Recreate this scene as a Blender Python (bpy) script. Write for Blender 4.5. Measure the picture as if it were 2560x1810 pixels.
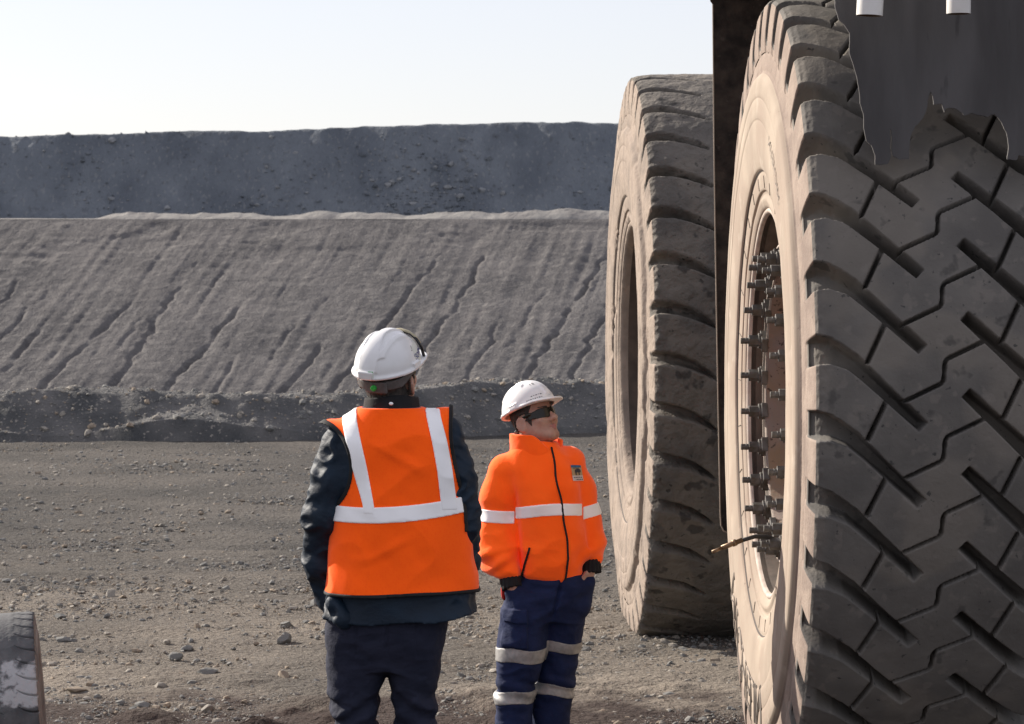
import bpy, math, random
import numpy as np
from mathutils import Vector, Matrix

for o in list(bpy.data.objects):
    bpy.data.objects.remove(o)
S = bpy.context.scene
COL = S.collection

# ------------------------------------------------------------------ camera, sky, sun, exposure
cam_d = bpy.data.cameras.new('camera')
cam = bpy.data.objects.new('camera', cam_d)
COL.objects.link(cam)
cam_d.sensor_width = 36.0
cam_d.lens = 99.2
cam_d.clip_start = 0.1
cam_d.clip_end = 8000
cam.location = (0, 0, 2.24)
cam.rotation_euler = (math.radians(90 - 1.94), 0, 0)
cam_d.dof.use_dof = True
cam_d.dof.focus_distance = 11.0
cam_d.dof.aperture_fstop = 16
S.camera = cam

SUN_EL, SUN_AZ = 27.0, 39.0            # azimuth: degrees beyond straight left
el, az = math.radians(SUN_EL), math.radians(SUN_AZ)
SUN = Vector((-math.cos(el) * math.cos(az), math.cos(el) * math.sin(az), math.sin(el)))
W = bpy.data.worlds.new('World')
S.world = W
W.use_nodes = True
nt = W.node_tree
bg = nt.nodes['Background']
sky = nt.nodes.new('ShaderNodeTexSky')
sky.sky_type = 'NISHITA'
sky.sun_disc = False
sky.sun_elevation = el
sky.sun_rotation = math.radians(-(90.0 - SUN_AZ))
sky.altitude = 1200
sky.air_density = 1.0
sky.dust_density = 2.2
sky.ozone_density = 1.0
veil = nt.nodes.new('ShaderNodeMixRGB')          # thin even high haze over the clear sky
veil.blend_type = 'ADD'; veil.inputs[0].default_value = 1.0
veil.inputs[2].default_value = (11.0, 10.5, 11.3, 1)
nt.links.new(sky.outputs[0], veil.inputs[1])
nt.links.new(veil.outputs[0], bg.inputs[0])
bg.inputs[1].default_value = 0.0316
sun_d = bpy.data.lights.new('sun', 'SUN')
sun_d.energy = 5.0
sun_d.angle = math.radians(0.55)
sun_d.color = (1.0, 0.91, 0.80)
sun = bpy.data.objects.new('sun', sun_d)
COL.objects.link(sun)
sun.location = SUN * 60
sun.rotation_euler = (-SUN).to_track_quat('-Z', 'Y').to_euler()
S.view_settings.view_transform = 'Standard'
S.view_settings.look = 'None'
S.view_settings.exposure = 0.76
S.view_settings.gamma = 1.0
S.view_settings.use_curve_mapping = False

# ------------------------------------------------------------------ helpers: noise, meshes, tags
def _hash(i, j, k, seed):
    h = (i.astype(np.int64) * 374761393 + j.astype(np.int64) * 668265263 + k.astype(np.int64) * 2147483647 + seed * 974711) & 0xffffffff
    h = ((h ^ (h >> 13)) * 1274126177) & 0xffffffff
    h = (h ^ (h >> 16)) & 0xffff
    return h.astype(np.float32) / 32767.5 - 1.0

def noise3(x, y, z, seed=0):
    x, y, z = np.broadcast_arrays(x, y, z)
    i, j, k = np.floor(x), np.floor(y), np.floor(z)
    fx, fy, fz = x - i, y - j, z - k
    fx = fx * fx * (3 - 2 * fx); fy = fy * fy * (3 - 2 * fy); fz = fz * fz * (3 - 2 * fz)
    i = i.astype(np.int64); j = j.astype(np.int64); k = k.astype(np.int64)
    def L(a, b, t): return a + (b - a) * t
    c = lambda a, b, d: _hash(i + a, j + b, k + d, seed)
    return L(L(L(c(0,0,0), c(1,0,0), fx), L(c(0,1,0), c(1,1,0), fx), fy),
             L(L(c(0,0,1), c(1,0,1), fx), L(c(0,1,1), c(1,1,1), fx), fy), fz)

def fbm(x, y, z=0.0, oct=4, seed=0):
    z = z + 0 * x
    s, a, t = 0, 1.0, 0
    for o in range(oct):
        s = s + a * noise3(x * 2 ** o + 17.3 * o, y * 2 ** o, z * 2 ** o, seed + o)
        t += a; a *= 0.5
    return s / t

def ss(a, b, x):
    t = np.clip((x - a) / (b - a), 0, 1)
    return t * t * (3 - 2 * t)

def soften(tab, m=6):
    T = np.array(tab, float); z = np.linspace(T[0, 0], T[-1, 0], len(T) * m)
    out = [z]
    for i in range(1, T.shape[1]):
        v = np.interp(z, T[:, 0], T[:, i])
        for _ in range(3):
            v[1:-1] = 0.25 * v[:-2] + 0.5 * v[1:-1] + 0.25 * v[2:]
        out.append(v)
    return np.stack(out, 1)
def mesh_np(name, v, quads=None, tris=None, smooth=True, mats=None, midx=None):
    v = np.ascontiguousarray(v, dtype=np.float32)
    me = bpy.data.meshes.new(name)
    parts, starts, off = [], [], 0
    if quads is not None and len(quads):
        parts.append(np.asarray(quads, dtype=np.int32).ravel()); n = len(quads)
        starts.append(np.arange(n, dtype=np.int32) * 4); off = 4 * n
    if tris is not None and len(tris):
        parts.append(np.asarray(tris, dtype=np.int32).ravel()); n = len(tris)
        starts.append(off + np.arange(n, dtype=np.int32) * 3)
    loops, starts = np.concatenate(parts), np.concatenate(starts)
    me.vertices.add(len(v)); me.vertices.foreach_set('co', v.ravel())
    me.loops.add(len(loops)); me.loops.foreach_set('vertex_index', loops)
    me.polygons.add(len(starts)); me.polygons.foreach_set('loop_start', starts)
    if midx is not None:
        me.polygons.foreach_set('material_index', np.asarray(midx, dtype=np.int32))
    me.polygons.foreach_set('use_smooth', np.full(len(starts), bool(smooth)))
    for m in (mats or []):
        me.materials.append(m)
    me.update(calc_edges=True)
    me.validate()
    return me

def link(name, me, parent=None, loc=None, label=None):
    o = bpy.data.objects.new(name, me)
    COL.objects.link(o)
    if parent: o.parent = parent
    if loc is not None: o.location = loc
    if label: o['label'] = label
    return o

def tag(o, label=None, cat=None, group=None, kind=None):
    if label: o['label'] = label
    if cat: o['category'] = cat
    if group: o['group'] = group
    if kind: o['kind'] = kind
    return o

def empty(name, loc=(0, 0, 0), parent=None):
    o = bpy.data.objects.new(name, None)
    o.empty_display_size = 0.2
    COL.objects.link(o)
    o.location = loc
    if parent: o.parent = parent
    return o

def grid_quads(nu, nv, wrap_u=False):
    i = np.arange(nu if wrap_u else nu - 1)[:, None]
    j = np.arange(nv - 1)[None, :]
    i2 = (i + 1) % nu
    return np.stack([i * nv + j + 0 * i, i2 * nv + j, i2 * nv + j + 1, i * nv + j + 1 + 0 * i], -1).reshape(-1, 4)

class MB:
    """collects boxes, tubes and prisms into ONE mesh"""
    def __init__(s): s.v, s.f, s.m = [], [], []
    def add(s, v, f, m=0):
        o = len(s.v); s.v += [tuple(p) for p in v]; s.f += [tuple(o + i for i in q) for q in f]; s.m += [m] * len(f)
    def box(s, c, d, m=0, rot=None):
        x, y, z = d[0] / 2, d[1] / 2, d[2] / 2
        P = [Vector(p) for p in ((-x,-y,-z),(x,-y,-z),(x,y,-z),(-x,y,-z),(-x,-y,z),(x,-y,z),(x,y,z),(-x,y,z))]
        if rot: P = [rot @ p for p in P]
        s.add([p + Vector(c) for p in P], [(0,3,2,1),(4,5,6,7),(0,1,5,4),(1,2,6,5),(2,3,7,6),(3,0,4,7)], m)
    def tube(s, pts, r, n=12, m=0, cap=True):
        pts = [Vector(p) for p in pts]
        rs = r if isinstance(r, (list, tuple)) else [r] * len(pts)
        V, F = [], []
        up = None
        for i, p in enumerate(pts):
            d = (pts[min(i + 1, len(pts) - 1)] - pts[max(i - 1, 0)])
            if d.length < 1e-9: d = Vector((0, 0, 1))
            d.normalize()
            if up is None:
                up = d.orthogonal().normalized()
            a = (up - d * up.dot(d)).normalized(); b = d.cross(a); up = a
            for k in range(n):
                t = 2 * math.pi * k / n
                V.append(p + (a * math.cos(t) + b * math.sin(t)) * rs[i])
        for i in range(len(pts) - 1):
            for k in range(n):
                F.append((i * n + k, i * n + (k + 1) % n, (i + 1) * n + (k + 1) % n, (i + 1) * n + k))
        if cap:
            F.append(tuple(range(n))[::-1]); F.append(tuple(range((len(pts) - 1) * n, len(pts) * n)))
        s.add(V, F, m)
    def build(s, name, mats, parent=None, smooth=False, bevel=0, loc=None, label=None):
        me = bpy.data.meshes.new(name)
        me.from_pydata(s.v, [], s.f)
        for m in (mats if isinstance(mats, list) else [mats]): me.materials.append(m)
        me.polygons.foreach_set('material_index', s.m)
        me.polygons.foreach_set('use_smooth', [smooth] * len(s.f))
        me.update()
        o = link(name, me, parent, loc, label)
        if bevel:
            b = o.modifiers.new('bevel', 'BEVEL'); b.width = bevel; b.segments = 2; b.limit_method = 'ANGLE'
        return o

# ------------------------------------------------------------------ materials
WORLD_SPACE = {'tread_rubber', 'tread_worn', 'sidewall_dust', 'shoulder_dust', 'sidewall_scuffed'}   # copies share a mesh: dirt must not repeat on them
def mat(name, col, rough=0.8, var=0.0, vscale=5.0, col2=None, bump=0.0, bscale=60.0, bdist=0.01, metal=0.0,
        spec=0.4, detail=6.0, stretch=(1, 1, 1), bump2=None, sheen=0.0, coat=0.0, speck=None, contrast=(0.35, 0.65)):
    m = bpy.data.materials.new(name)
    m.use_nodes = True
    N, L = m.node_tree.nodes, m.node_tree.links
    p = N['Principled BSDF']
    p.inputs['Roughness'].default_value = rough
    p.inputs['Metallic'].default_value = metal
    p.inputs['Specular IOR Level'].default_value = spec
    if sheen: p.inputs['Sheen Weight'].default_value = sheen
    if coat: p.inputs['Coat Weight'].default_value = coat
    tc = N.new('ShaderNodeTexCoord')
    mp = N.new('ShaderNodeMapping'); mp.inputs['Scale'].default_value = stretch
    if name in WORLD_SPACE:
        L.new(N.new('ShaderNodeNewGeometry').outputs['Position'], mp.inputs['Vector'])
    else:
        L.new(tc.outputs['Object'], mp.inputs['Vector'])
    c1 = (*col, 1)
    c2 = (*(col2 if col2 else tuple(c * (1 - var) for c in col)), 1)
    n1 = N.new('ShaderNodeTexNoise'); n1.inputs['Scale'].default_value = vscale; n1.inputs['Detail'].default_value = detail
    L.new(mp.outputs[0], n1.inputs['Vector'])
    r = N.new('ShaderNodeValToRGB')
    r.color_ramp.elements[0].position, r.color_ramp.elements[1].position = contrast
    r.color_ramp.elements[0].color = c2; r.color_ramp.elements[1].color = c1
    L.new(n1.outputs['Fac'], r.inputs['Fac'])
    out = r.outputs['Color']
    for sp in ([] if speck is None else (speck if isinstance(speck, list) else [speck])):
        # (colour, scale, threshold, amount) : separate grains of another tone
        scol, sscale, sth, samt = sp
        n3 = N.new('ShaderNodeTexNoise'); n3.inputs['Scale'].default_value = sscale; n3.inputs['Detail'].default_value = 3
        L.new(mp.outputs[0], n3.inputs['Vector'])
        rr = N.new('ShaderNodeValToRGB')
        rr.color_ramp.elements[0].position, rr.color_ramp.elements[1].position = sth, min(1, sth + 0.06)
        rr.color_ramp.elements[0].color = (0, 0, 0, 1); rr.color_ramp.elements[1].color = (samt, samt, samt, 1)
        L.new(n3.outputs['Fac'], rr.inputs['Fac'])
        mx = N.new('ShaderNodeMixRGB'); mx.inputs[2].default_value = (*scol, 1)
        L.new(rr.outputs['Color'], mx.inputs[0]); L.new(out, mx.inputs[1]); out = mx.outputs[0]
    L.new(out, p.inputs['Base Color'])
    if bump:
        nb = N.new('ShaderNodeTexNoise'); nb.inputs['Scale'].default_value = bscale; nb.inputs['Detail'].default_value = 8
        nb.inputs['Roughness'].default_value = 0.6
        L.new(mp.outputs[0], nb.inputs['Vector'])
        b = N.new('ShaderNodeBump'); b.inputs['Strength'].default_value = bump; b.inputs['Distance'].default_value = bdist
        L.new(nb.outputs['Fac'], b.inputs['Height'])
        nrm = b.outputs[0]
        if bump2:
            nb2 = N.new('ShaderNodeTexNoise'); nb2.inputs['Scale'].default_value = bump2[1]; nb2.inputs['Detail'].default_value = 5
            L.new(mp.outputs[0], nb2.inputs['Vector'])
            b2 = N.new('ShaderNodeBump'); b2.inputs['Strength'].default_value = bump2[0]; b2.inputs['Distance'].default_value = bump2[2]
            L.new(nb2.outputs['Fac'], b2.inputs['Height']); L.new(nrm, b2.inputs['Normal']); nrm = b2.outputs[0]
        L.new(nrm, p.inputs['Normal'])
    return m

M = {}
M['ground'] = mat('gravel_ground', (0.140, 0.126, 0.112), 0.95, col2=(0.075, 0.070, 0.065), vscale=0.55, detail=12, bump=1.0, bscale=75, bdist=0.03,
                  bump2=(1.0, 22, 0.06), spec=0.15, speck=[((0.34, 0.31, 0.27), 110, 0.64, 0.8), ((0.075, 0.072, 0.068), 80, 0.62, 0.8)])
M['berm'] = mat('berm_spoil', (0.165, 0.16, 0.155), 0.95, col2=(0.085, 0.088, 0.09), vscale=1.6, detail=9, bump=1.0, bscale=24, bdist=0.05, spec=0.15,
                speck=[((0.36, 0.33, 0.29), 22, 0.63, 0.8), ((0.08, 0.08, 0.08), 15, 0.66, 0.7)])
M['slope'] = mat('clay_slope', (0.150, 0.142, 0.138), 0.95, col2=(0.105, 0.101, 0.101), vscale=0.28, detail=10, bump=0.8, bscale=4.0, bdist=0.12, spec=0.1, stretch=(0.8, 0.8, 1.4),
                 bump2=(1.0, 11, 0.07), speck=[((0.20, 0.19, 0.18), 1.6, 0.52, 0.45), ((0.22, 0.21, 0.20), 7, 0.60, 0.5), ((0.075, 0.072, 0.072), 6, 0.62, 0.5)])
M['dump'] = mat('rock_dump', (0.165, 0.184, 0.205), 0.95, col2=(0.11, 0.125, 0.145), vscale=0.22, detail=10, bump=1.0, bscale=2.5, bdist=0.25, spec=0.1, stretch=(1.6, 1, 0.6),
                speck=[((0.29, 0.29, 0.28), 2.6, 0.60, 0.28), ((0.07, 0.07, 0.07), 1.9, 0.60, 0.3)])
M['dump_rock'] = mat('dump_rock', (0.24, 0.25, 0.26), 0.9, col2=(0.15, 0.16, 0.17), vscale=1.5, spec=0.1)
M['windrow'] = mat('pale_windrow', (0.30, 0.29, 0.27), 0.95, col2=(0.22, 0.21, 0.2), vscale=0.6, detail=8, bump=0.8, bscale=4, bdist=0.1, spec=0.1)
M['stone'] = mat('stone_pale', (0.34, 0.31, 0.265), 0.9, col2=(0.20, 0.185, 0.165), vscale=30, bump=0.6, bscale=90, bdist=0.004, spec=0.2)
M['stone_grey'] = mat('stone_grey', (0.23, 0.225, 0.21), 0.9, col2=(0.15, 0.15, 0.145), vscale=30, bump=0.6, bscale=90, bdist=0.004, spec=0.2)
M['stone_tan'] = mat('stone_tan', (0.33, 0.27, 0.205), 0.9, col2=(0.20, 0.165, 0.13), vscale=30, bump=0.6, bscale=90, bdist=0.004, spec=0.2)
M['tread'] = mat('tread_rubber', (0.152, 0.141, 0.127), 0.85, col2=(0.108, 0.101, 0.093), vscale=5, detail=10, bump=0.35, bscale=70, bdist=0.006, spec=0.25,
                 bump2=(0.35, 11, 0.016), speck=[((0.20, 0.178, 0.15), 2.1, 0.50, 0.5), ((0.19, 0.17, 0.15), 16, 0.60, 0.45), ((0.05, 0.048, 0.046), 10, 0.64, 0.6), ((0.04, 0.04, 0.04), 34, 0.67, 0.8)])
M['tread_worn'] = mat('tread_worn', (0.155, 0.14, 0.122), 0.88, col2=(0.10, 0.092, 0.083), vscale=4, detail=10, bump=0.7, bscale=40, bdist=0.015, spec=0.2,
                      bump2=(0.8, 9, 0.05), speck=[((0.20, 0.175, 0.145), 2.6, 0.5, 0.5), ((0.04, 0.038, 0.036), 8, 0.62, 0.75), ((0.035, 0.033, 0.03), 24, 0.66, 0.8)])
M['sidewall'] = mat('sidewall_dust', (0.40, 0.335, 0.27), 0.9, col2=(0.32, 0.265, 0.215), vscale=3, detail=8, bump=0.18, bscale=50, bdist=0.004, spec=0.15,
                    speck=[((0.33, 0.265, 0.215), 1.9, 0.50, 0.7), ((0.45, 0.385, 0.32), 7, 0.60, 0.5), ((0.16, 0.13, 0.11), 42, 0.70, 0.6)])
M['shoulder'] = mat('shoulder_dust', (0.34, 0.275, 0.23), 0.92, col2=(0.25, 0.20, 0.17), vscale=7, detail=9, bump=0.5, bscale=45, bdist=0.008, spec=0.12,
                    speck=[((0.22, 0.175, 0.15), 4, 0.55, 0.6), ((0.12, 0.1, 0.09), 36, 0.69, 0.7)])
M['sidewall_old'] = mat('sidewall_scuffed', (0.35, 0.285, 0.235), 0.92, col2=(0.24, 0.2, 0.17), vscale=6, detail=10, bump=0.6, bscale=30, bdist=0.015, spec=0.12,
                        speck=[((0.16, 0.13, 0.11), 6, 0.62, 0.6), ((0.08, 0.07, 0.06), 16, 0.69, 0.8)])
M['letter'] = mat('lettering_print_shade', (0.17, 0.145, 0.125), 0.85, var=0.2)  # dark print tone; on the big outlines it paints in the relief's shade
M['groove_line'] = mat('sidewall_line', (0.10, 0.085, 0.075), 0.9, var=0.2)
M['rim_pale'] = mat('rim_pale', (0.52, 0.45, 0.39), 0.75, col2=(0.38, 0.31, 0.26), vscale=14, bump=0.2, bscale=60, bdist=0.003)
M['rim_dark'] = mat('rim_dark', (0.13, 0.10, 0.08), 0.8, col2=(0.07, 0.055, 0.045), vscale=8, bump=0.3, bscale=40, bdist=0.004)
M['rust'] = mat('rusty_hub', (0.25, 0.175, 0.11), 0.85, col2=(0.24, 0.205, 0.20), vscale=3.5, detail=6, bump=0.4, bscale=60, bdist=0.004,
                speck=((0.06, 0.045, 0.035), 45, 0.62, 0.9))
M['steel'] = mat('bolt_steel', (0.16, 0.155, 0.15), 0.5, col2=(0.10, 0.09, 0.075), vscale=30, metal=0.55)
M['brass'] = mat('brass_valve', (0.26, 0.18, 0.11), 0.5, col2=(0.2, 0.13, 0.08), vscale=60, metal=0.6)
M['hose'] = mat('black_hose', (0.05, 0.048, 0.045), 0.7, var=0.3, vscale=30)
M['flap'] = mat('flap_rubber', (0.098, 0.094, 0.094), 0.8, col2=(0.068, 0.065, 0.065), vscale=3.5, detail=9, bump=0.3, bscale=50, bdist=0.004, stretch=(2.2, 2.2, 0.45), spec=0.25, bump2=(0.5, 3.0, 0.05), speck=[((0.12, 0.115, 0.115), 1.4, 0.55, 0.6), ((0.045, 0.043, 0.043), 9, 0.66, 0.6)])
M['flap_brown'] = mat('flap_muddy', (0.075, 0.06, 0.05), 0.9, col2=(0.03, 0.026, 0.024), vscale=14, detail=8, bump=0.6, bscale=40, bdist=0.01, spec=0.1,
                      speck=((0.10, 0.085, 0.075), 30, 0.66, 0.5))
M['truck_paint'] = mat('truck_steel_dark', (0.07, 0.06, 0.055), 0.7, var=0.4, vscale=3, bump=0.2, bscale=40, bdist=0.004)
M['white_steel'] = mat('white_painted_steel', (0.78, 0.77, 0.74), 0.45, col2=(0.66, 0.64, 0.6), vscale=9, bump=0.05, bscale=80, bdist=0.002)
M['tube_inside'] = mat('tube_inside', (0.22, 0.16, 0.10), 0.8, var=0.3)

M['skin'] = mat('skin', (0.45, 0.28, 0.21), 0.5, col2=(0.36, 0.20, 0.15), vscale=34, bump=0.12, bscale=260, bdist=0.001, spec=0.4)
M['skin'].node_tree.nodes['Principled BSDF'].inputs['Subsurface Weight'].default_value = 0.08
M['skin'].node_tree.nodes['Principled BSDF'].inputs['Subsurface Radius'].default_value = (0.01, 0.004, 0.002)
M['hair'] = mat('short_hair', (0.055, 0.042, 0.034), 0.7, col2=(0.018, 0.015, 0.013), vscale=120, bump=0.8, bscale=240, bdist=0.003, stretch=(1, 1, 0.35))
M['lips'] = mat('lips', (0.42, 0.17, 0.14), 0.5, var=0.2, vscale=60)
M['helmet'] = mat('helmet_white', (0.80, 0.80, 0.80), 0.28, col2=(0.75, 0.75, 0.74), vscale=18, spec=0.5, coat=0.15, bump=0.03, bscale=30, bdist=0.003)
M['sticker'] = mat('cream_sticker', (0.70, 0.72, 0.66), 0.5, var=0.08, vscale=60)
M['ink_blue'] = mat('blue_ink', (0.03, 0.04, 0.22), 0.6)
M['ink_dark'] = mat('dark_ink', (0.05, 0.05, 0.06), 0.6)
M['strap'] = mat('strap_grey', (0.12, 0.115, 0.11), 0.6, var=0.3, vscale=60)
M['green'] = mat('green_plastic', (0.03, 0.42, 0.06), 0.5, var=0.1)
M['black_plastic'] = mat('black_plastic', (0.012, 0.012, 0.013), 0.25, spec=0.5)
M['lens'] = mat('dark_lens', (0.016, 0.015, 0.010), 0.16, spec=0.35)
M['clear_lens'] = mat('amber_lens', (0.42, 0.37, 0.24), 0.15, spec=0.6)
M['fleece'] = mat('orange_fleece', (1.35, 0.175, 0.016), 0.95, col2=(1.25, 0.145, 0.011), vscale=8, bump=0.3, bscale=170, bdist=0.003, sheen=0.25, spec=0.1, bump2=(0.3, 22, 0.012))
M['nylon'] = mat('dark_nylon', (0.008, 0.021, 0.040), 0.62, col2=(0.0055, 0.014, 0.027), vscale=9, bump=0.3, bscale=30, bdist=0.012, spec=0.28, stretch=(1, 1, 1.6))
M['collar'] = mat('black_knit', (0.012, 0.012, 0.014), 0.9, var=0.3, vscale=40, bump=0.3, bscale=150, bdist=0.003)
M['pants_dark'] = mat('navy_work_trousers', (0.022, 0.025, 0.045), 0.85, col2=(0.015, 0.018, 0.034), vscale=14, bump=0.35, bscale=26, bdist=0.015, spec=0.2, stretch=(1, 1, 1.5))
M['pants_blue'] = mat('blue_work_trousers', (0.014, 0.024, 0.075), 0.85, col2=(0.009, 0.016, 0.052), vscale=14, bump=0.35, bscale=26, bdist=0.015, spec=0.2, stretch=(1, 1, 1.5))
M['trim'] = mat('black_trim', (0.01, 0.01, 0.011), 0.8, var=0.2)
M['tape'] = mat('reflective_tape', (1.0, 1.0, 1.0), 0.4, col2=(0.98, 0.98, 0.98), vscale=20, spec=0.5)
M['tape_grey'] = mat('worn_tape', (0.34, 0.335, 0.32), 0.5, col2=(0.24, 0.24, 0.235), vscale=45, bump=0.3, bscale=120, bdist=0.002)
M['boot'] = mat('boot_leather', (0.05, 0.035, 0.025), 0.6, var=0.4, vscale=20)
M['red'] = mat('red_cloth', (0.45, 0.02, 0.015), 0.8, var=0.2)
M['tan_patch'] = mat('tan_patch', (0.50, 0.36, 0.20), 0.8, var=0.1, vscale=60)
M['white_patch'] = mat('white_patch', (0.70, 0.62, 0.60), 0.8, var=0.1, vscale=60)
M['blue_patch'] = mat('blue_patch', (0.05, 0.16, 0.30), 0.7, var=0.3, vscale=60)

def mesh_fabric():
    m = mat('vest_mesh', (1.35, 0.145, 0.008), 0.9, var=0.08, vscale=6, sheen=0.15, spec=0.1)
    N, L = m.node_tree.nodes, m.node_tree.links
    p = N['Principled BSDF']
    src = p.inputs['Base Color'].links[0].from_socket
    tc = N.new('ShaderNodeTexCoord')
    mp = N.new('ShaderNodeMapping'); mp.inputs['Scale'].default_value = (105, 105, 120)
    L.new(tc.outputs['Object'], mp.inputs['Vector'])
    v = N.new('ShaderNodeTexVoronoi'); v.inputs['Scale'].default_value = 1.0; v.inputs['Randomness'].default_value = 0.6
    L.new(mp.outputs[0], v.inputs['Vector'])
    r = N.new('ShaderNodeValToRGB')
    r.color_ramp.elements[0].position, r.color_ramp.elements[1].position = 0.22, 0.42
    r.color_ramp.elements[0].color = (0.2, 0.2, 0.2, 1); r.color_ramp.elements[1].color = (0, 0, 0, 1)
    L.new(v.outputs['Distance'], r.inputs['Fac'])
    mx = N.new('ShaderNodeMixRGB'); mx.inputs[2].default_value = (0.42, 0.04, 0.006, 1)
    L.new(r.outputs[0], mx.inputs[0]); L.new(src, mx.inputs[1]); L.new(mx.outputs[0], p.inputs['Base Color'])
    return m
M['vest'] = mesh_fabric()

# ------------------------------------------------------------------ terrain
def ground_h(x, y):
    """broad shape of the working ground"""
    h = 0.10 * ss(12.2, 16.0, y)
    h = h + 0.18 * ss(11.4, 9.9, y) * ss(0.25, -0.3, x) * ss(-1.5, -0.9, x)
    return h

def make_ground():
    xs = np.arange(-8.0, 6.001, 0.04)
    ys = np.concatenate([np.arange(8.6, 22, 0.032), np.arange(22, 40.6, 0.07)])
    X, Y = np.meshgrid(xs, ys, indexing='ij')
    n = 0.014 * fbm(X * 1.1, Y * 1.3, oct=4, seed=3) + 0.013 * fbm(X * 5, Y * 6, oct=4, seed=9)
    n += 0.018 * fbm(X * 0.35, Y * 2.2, oct=3, seed=21)          # wheel ruts running across
    lump = fbm(X * 2.2, Y * 3.0, oct=4, seed=33)
    n += 0.07 * ss(0.15, 0.55, lump) * ss(15.4, 13.2, Y) * ss(12.3, 13.2, Y)
    edge = np.minimum.reduce([ss(-8, -7, X), ss(6, 5, X), ss(8.6, 9.2, Y)])
    Z = ground_h(X, Y) + n * edge - 0.05 * (1 - edge)
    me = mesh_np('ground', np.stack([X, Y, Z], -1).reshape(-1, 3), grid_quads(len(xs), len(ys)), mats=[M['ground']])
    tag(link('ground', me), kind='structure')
    # the same pad carried on out of sight, to left, right and behind the camera
    xs = np.linspace(-260, 260, 105); ys = np.linspace(-320, 41, 90)
    X, Y = np.meshgrid(xs, ys, indexing='ij')
    Z = -0.06 + 0 * X
    me = mesh_np('ground', np.stack([X, Y, Z], -1).reshape(-1, 3), grid_quads(len(xs), len(ys)), mats=[M['ground']])
    tag(link('ground', me), kind='structure')
make_ground()

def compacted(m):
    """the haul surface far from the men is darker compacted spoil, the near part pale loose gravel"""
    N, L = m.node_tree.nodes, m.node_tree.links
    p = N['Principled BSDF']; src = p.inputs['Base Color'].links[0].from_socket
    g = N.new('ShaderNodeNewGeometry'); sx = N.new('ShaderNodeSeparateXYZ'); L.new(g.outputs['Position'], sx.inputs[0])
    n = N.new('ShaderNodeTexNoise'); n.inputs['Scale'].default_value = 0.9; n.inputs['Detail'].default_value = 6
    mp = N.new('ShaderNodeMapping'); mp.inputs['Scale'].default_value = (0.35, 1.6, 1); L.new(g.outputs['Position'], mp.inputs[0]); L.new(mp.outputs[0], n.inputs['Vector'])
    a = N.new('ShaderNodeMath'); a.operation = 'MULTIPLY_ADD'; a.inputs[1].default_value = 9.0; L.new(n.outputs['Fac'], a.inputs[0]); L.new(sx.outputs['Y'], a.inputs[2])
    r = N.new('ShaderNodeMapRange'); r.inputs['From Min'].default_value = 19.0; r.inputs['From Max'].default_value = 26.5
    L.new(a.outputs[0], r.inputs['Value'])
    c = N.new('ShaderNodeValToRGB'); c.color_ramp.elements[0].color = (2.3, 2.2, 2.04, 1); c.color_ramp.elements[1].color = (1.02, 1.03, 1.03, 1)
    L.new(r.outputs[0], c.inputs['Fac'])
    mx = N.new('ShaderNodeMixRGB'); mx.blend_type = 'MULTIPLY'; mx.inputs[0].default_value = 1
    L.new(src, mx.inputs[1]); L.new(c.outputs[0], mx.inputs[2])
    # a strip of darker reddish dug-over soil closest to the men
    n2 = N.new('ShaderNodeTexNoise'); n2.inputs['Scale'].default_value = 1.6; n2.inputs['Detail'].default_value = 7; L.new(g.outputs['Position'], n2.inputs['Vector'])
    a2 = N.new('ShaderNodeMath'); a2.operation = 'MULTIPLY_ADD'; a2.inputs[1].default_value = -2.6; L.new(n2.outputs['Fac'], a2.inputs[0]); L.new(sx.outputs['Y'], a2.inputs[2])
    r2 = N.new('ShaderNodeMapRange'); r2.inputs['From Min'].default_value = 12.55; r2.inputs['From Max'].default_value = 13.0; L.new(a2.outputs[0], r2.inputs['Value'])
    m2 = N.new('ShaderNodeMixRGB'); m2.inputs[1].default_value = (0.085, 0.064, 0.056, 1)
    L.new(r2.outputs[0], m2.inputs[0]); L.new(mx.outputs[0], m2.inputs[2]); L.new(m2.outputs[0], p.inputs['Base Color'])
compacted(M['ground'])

def make_berm():
    xs = np.arange(-16, 15.01, 0.04)
    ts = np.linspace(0, 1, 90)                                  # across the berm, front toe to back toe
    X, T = np.meshgrid(xs, ts, indexing='ij')
    toe = 34.5 + 1.6 * ss(-2.2, 1.2, X) + 0.25 * fbm(X * 0.5, X * 0, oct=3, seed=4)
    wid = 2.7
    Y = toe + wid * T
    crest = 0.55 + 0.09 * ss(-2.5, 1.0, X) + 0.07 * fbm(X * 0.9, X * 0, oct=4, seed=6)
    Z = crest * np.clip(np.minimum(T * 3.9, (1 - T) * 2.0), 0, 1) ** 0.95
    # a spoil cone run out over the left part and a second lobe by the man
    for cx, cy, hh, sl in ((-3.9, 35.1, 0.50, 0.40), (-1.85, 35.75, 0.62, 0.75), (2.0, 36.6, 0.50, 0.6), (-6.6, 35.3, 0.5, 0.5)):
        c = hh - sl * 0.9 * np.sqrt((X - cx) ** 2 * 0.55 + (Y - cy) ** 2)
        Z = np.maximum(Z, np.where(Y < toe + 1.6, c, -1))
    rough = 0.10 * fbm(X * 2.2, Y * 2.2, Z * 2, oct=5, seed=11) + 0.05 * np.maximum(0, fbm(X * 6, Y * 6, oct=3, seed=15))
    Z = Z + rough * ss(0, 0.08, T) * ss(1, 0.9, T) + 0.10
    Z = np.where(T < 0.02, 0.06, Z)
    me = mesh_np('safety_berm', np.stack([X, Y, Z], -1).reshape(-1, 3), grid_quads(len(xs), len(ts)), mats=[M['berm']])
    tag(link('safety_berm', me), kind='structure')
    return X, Y, Z
BERM = make_berm()

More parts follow.
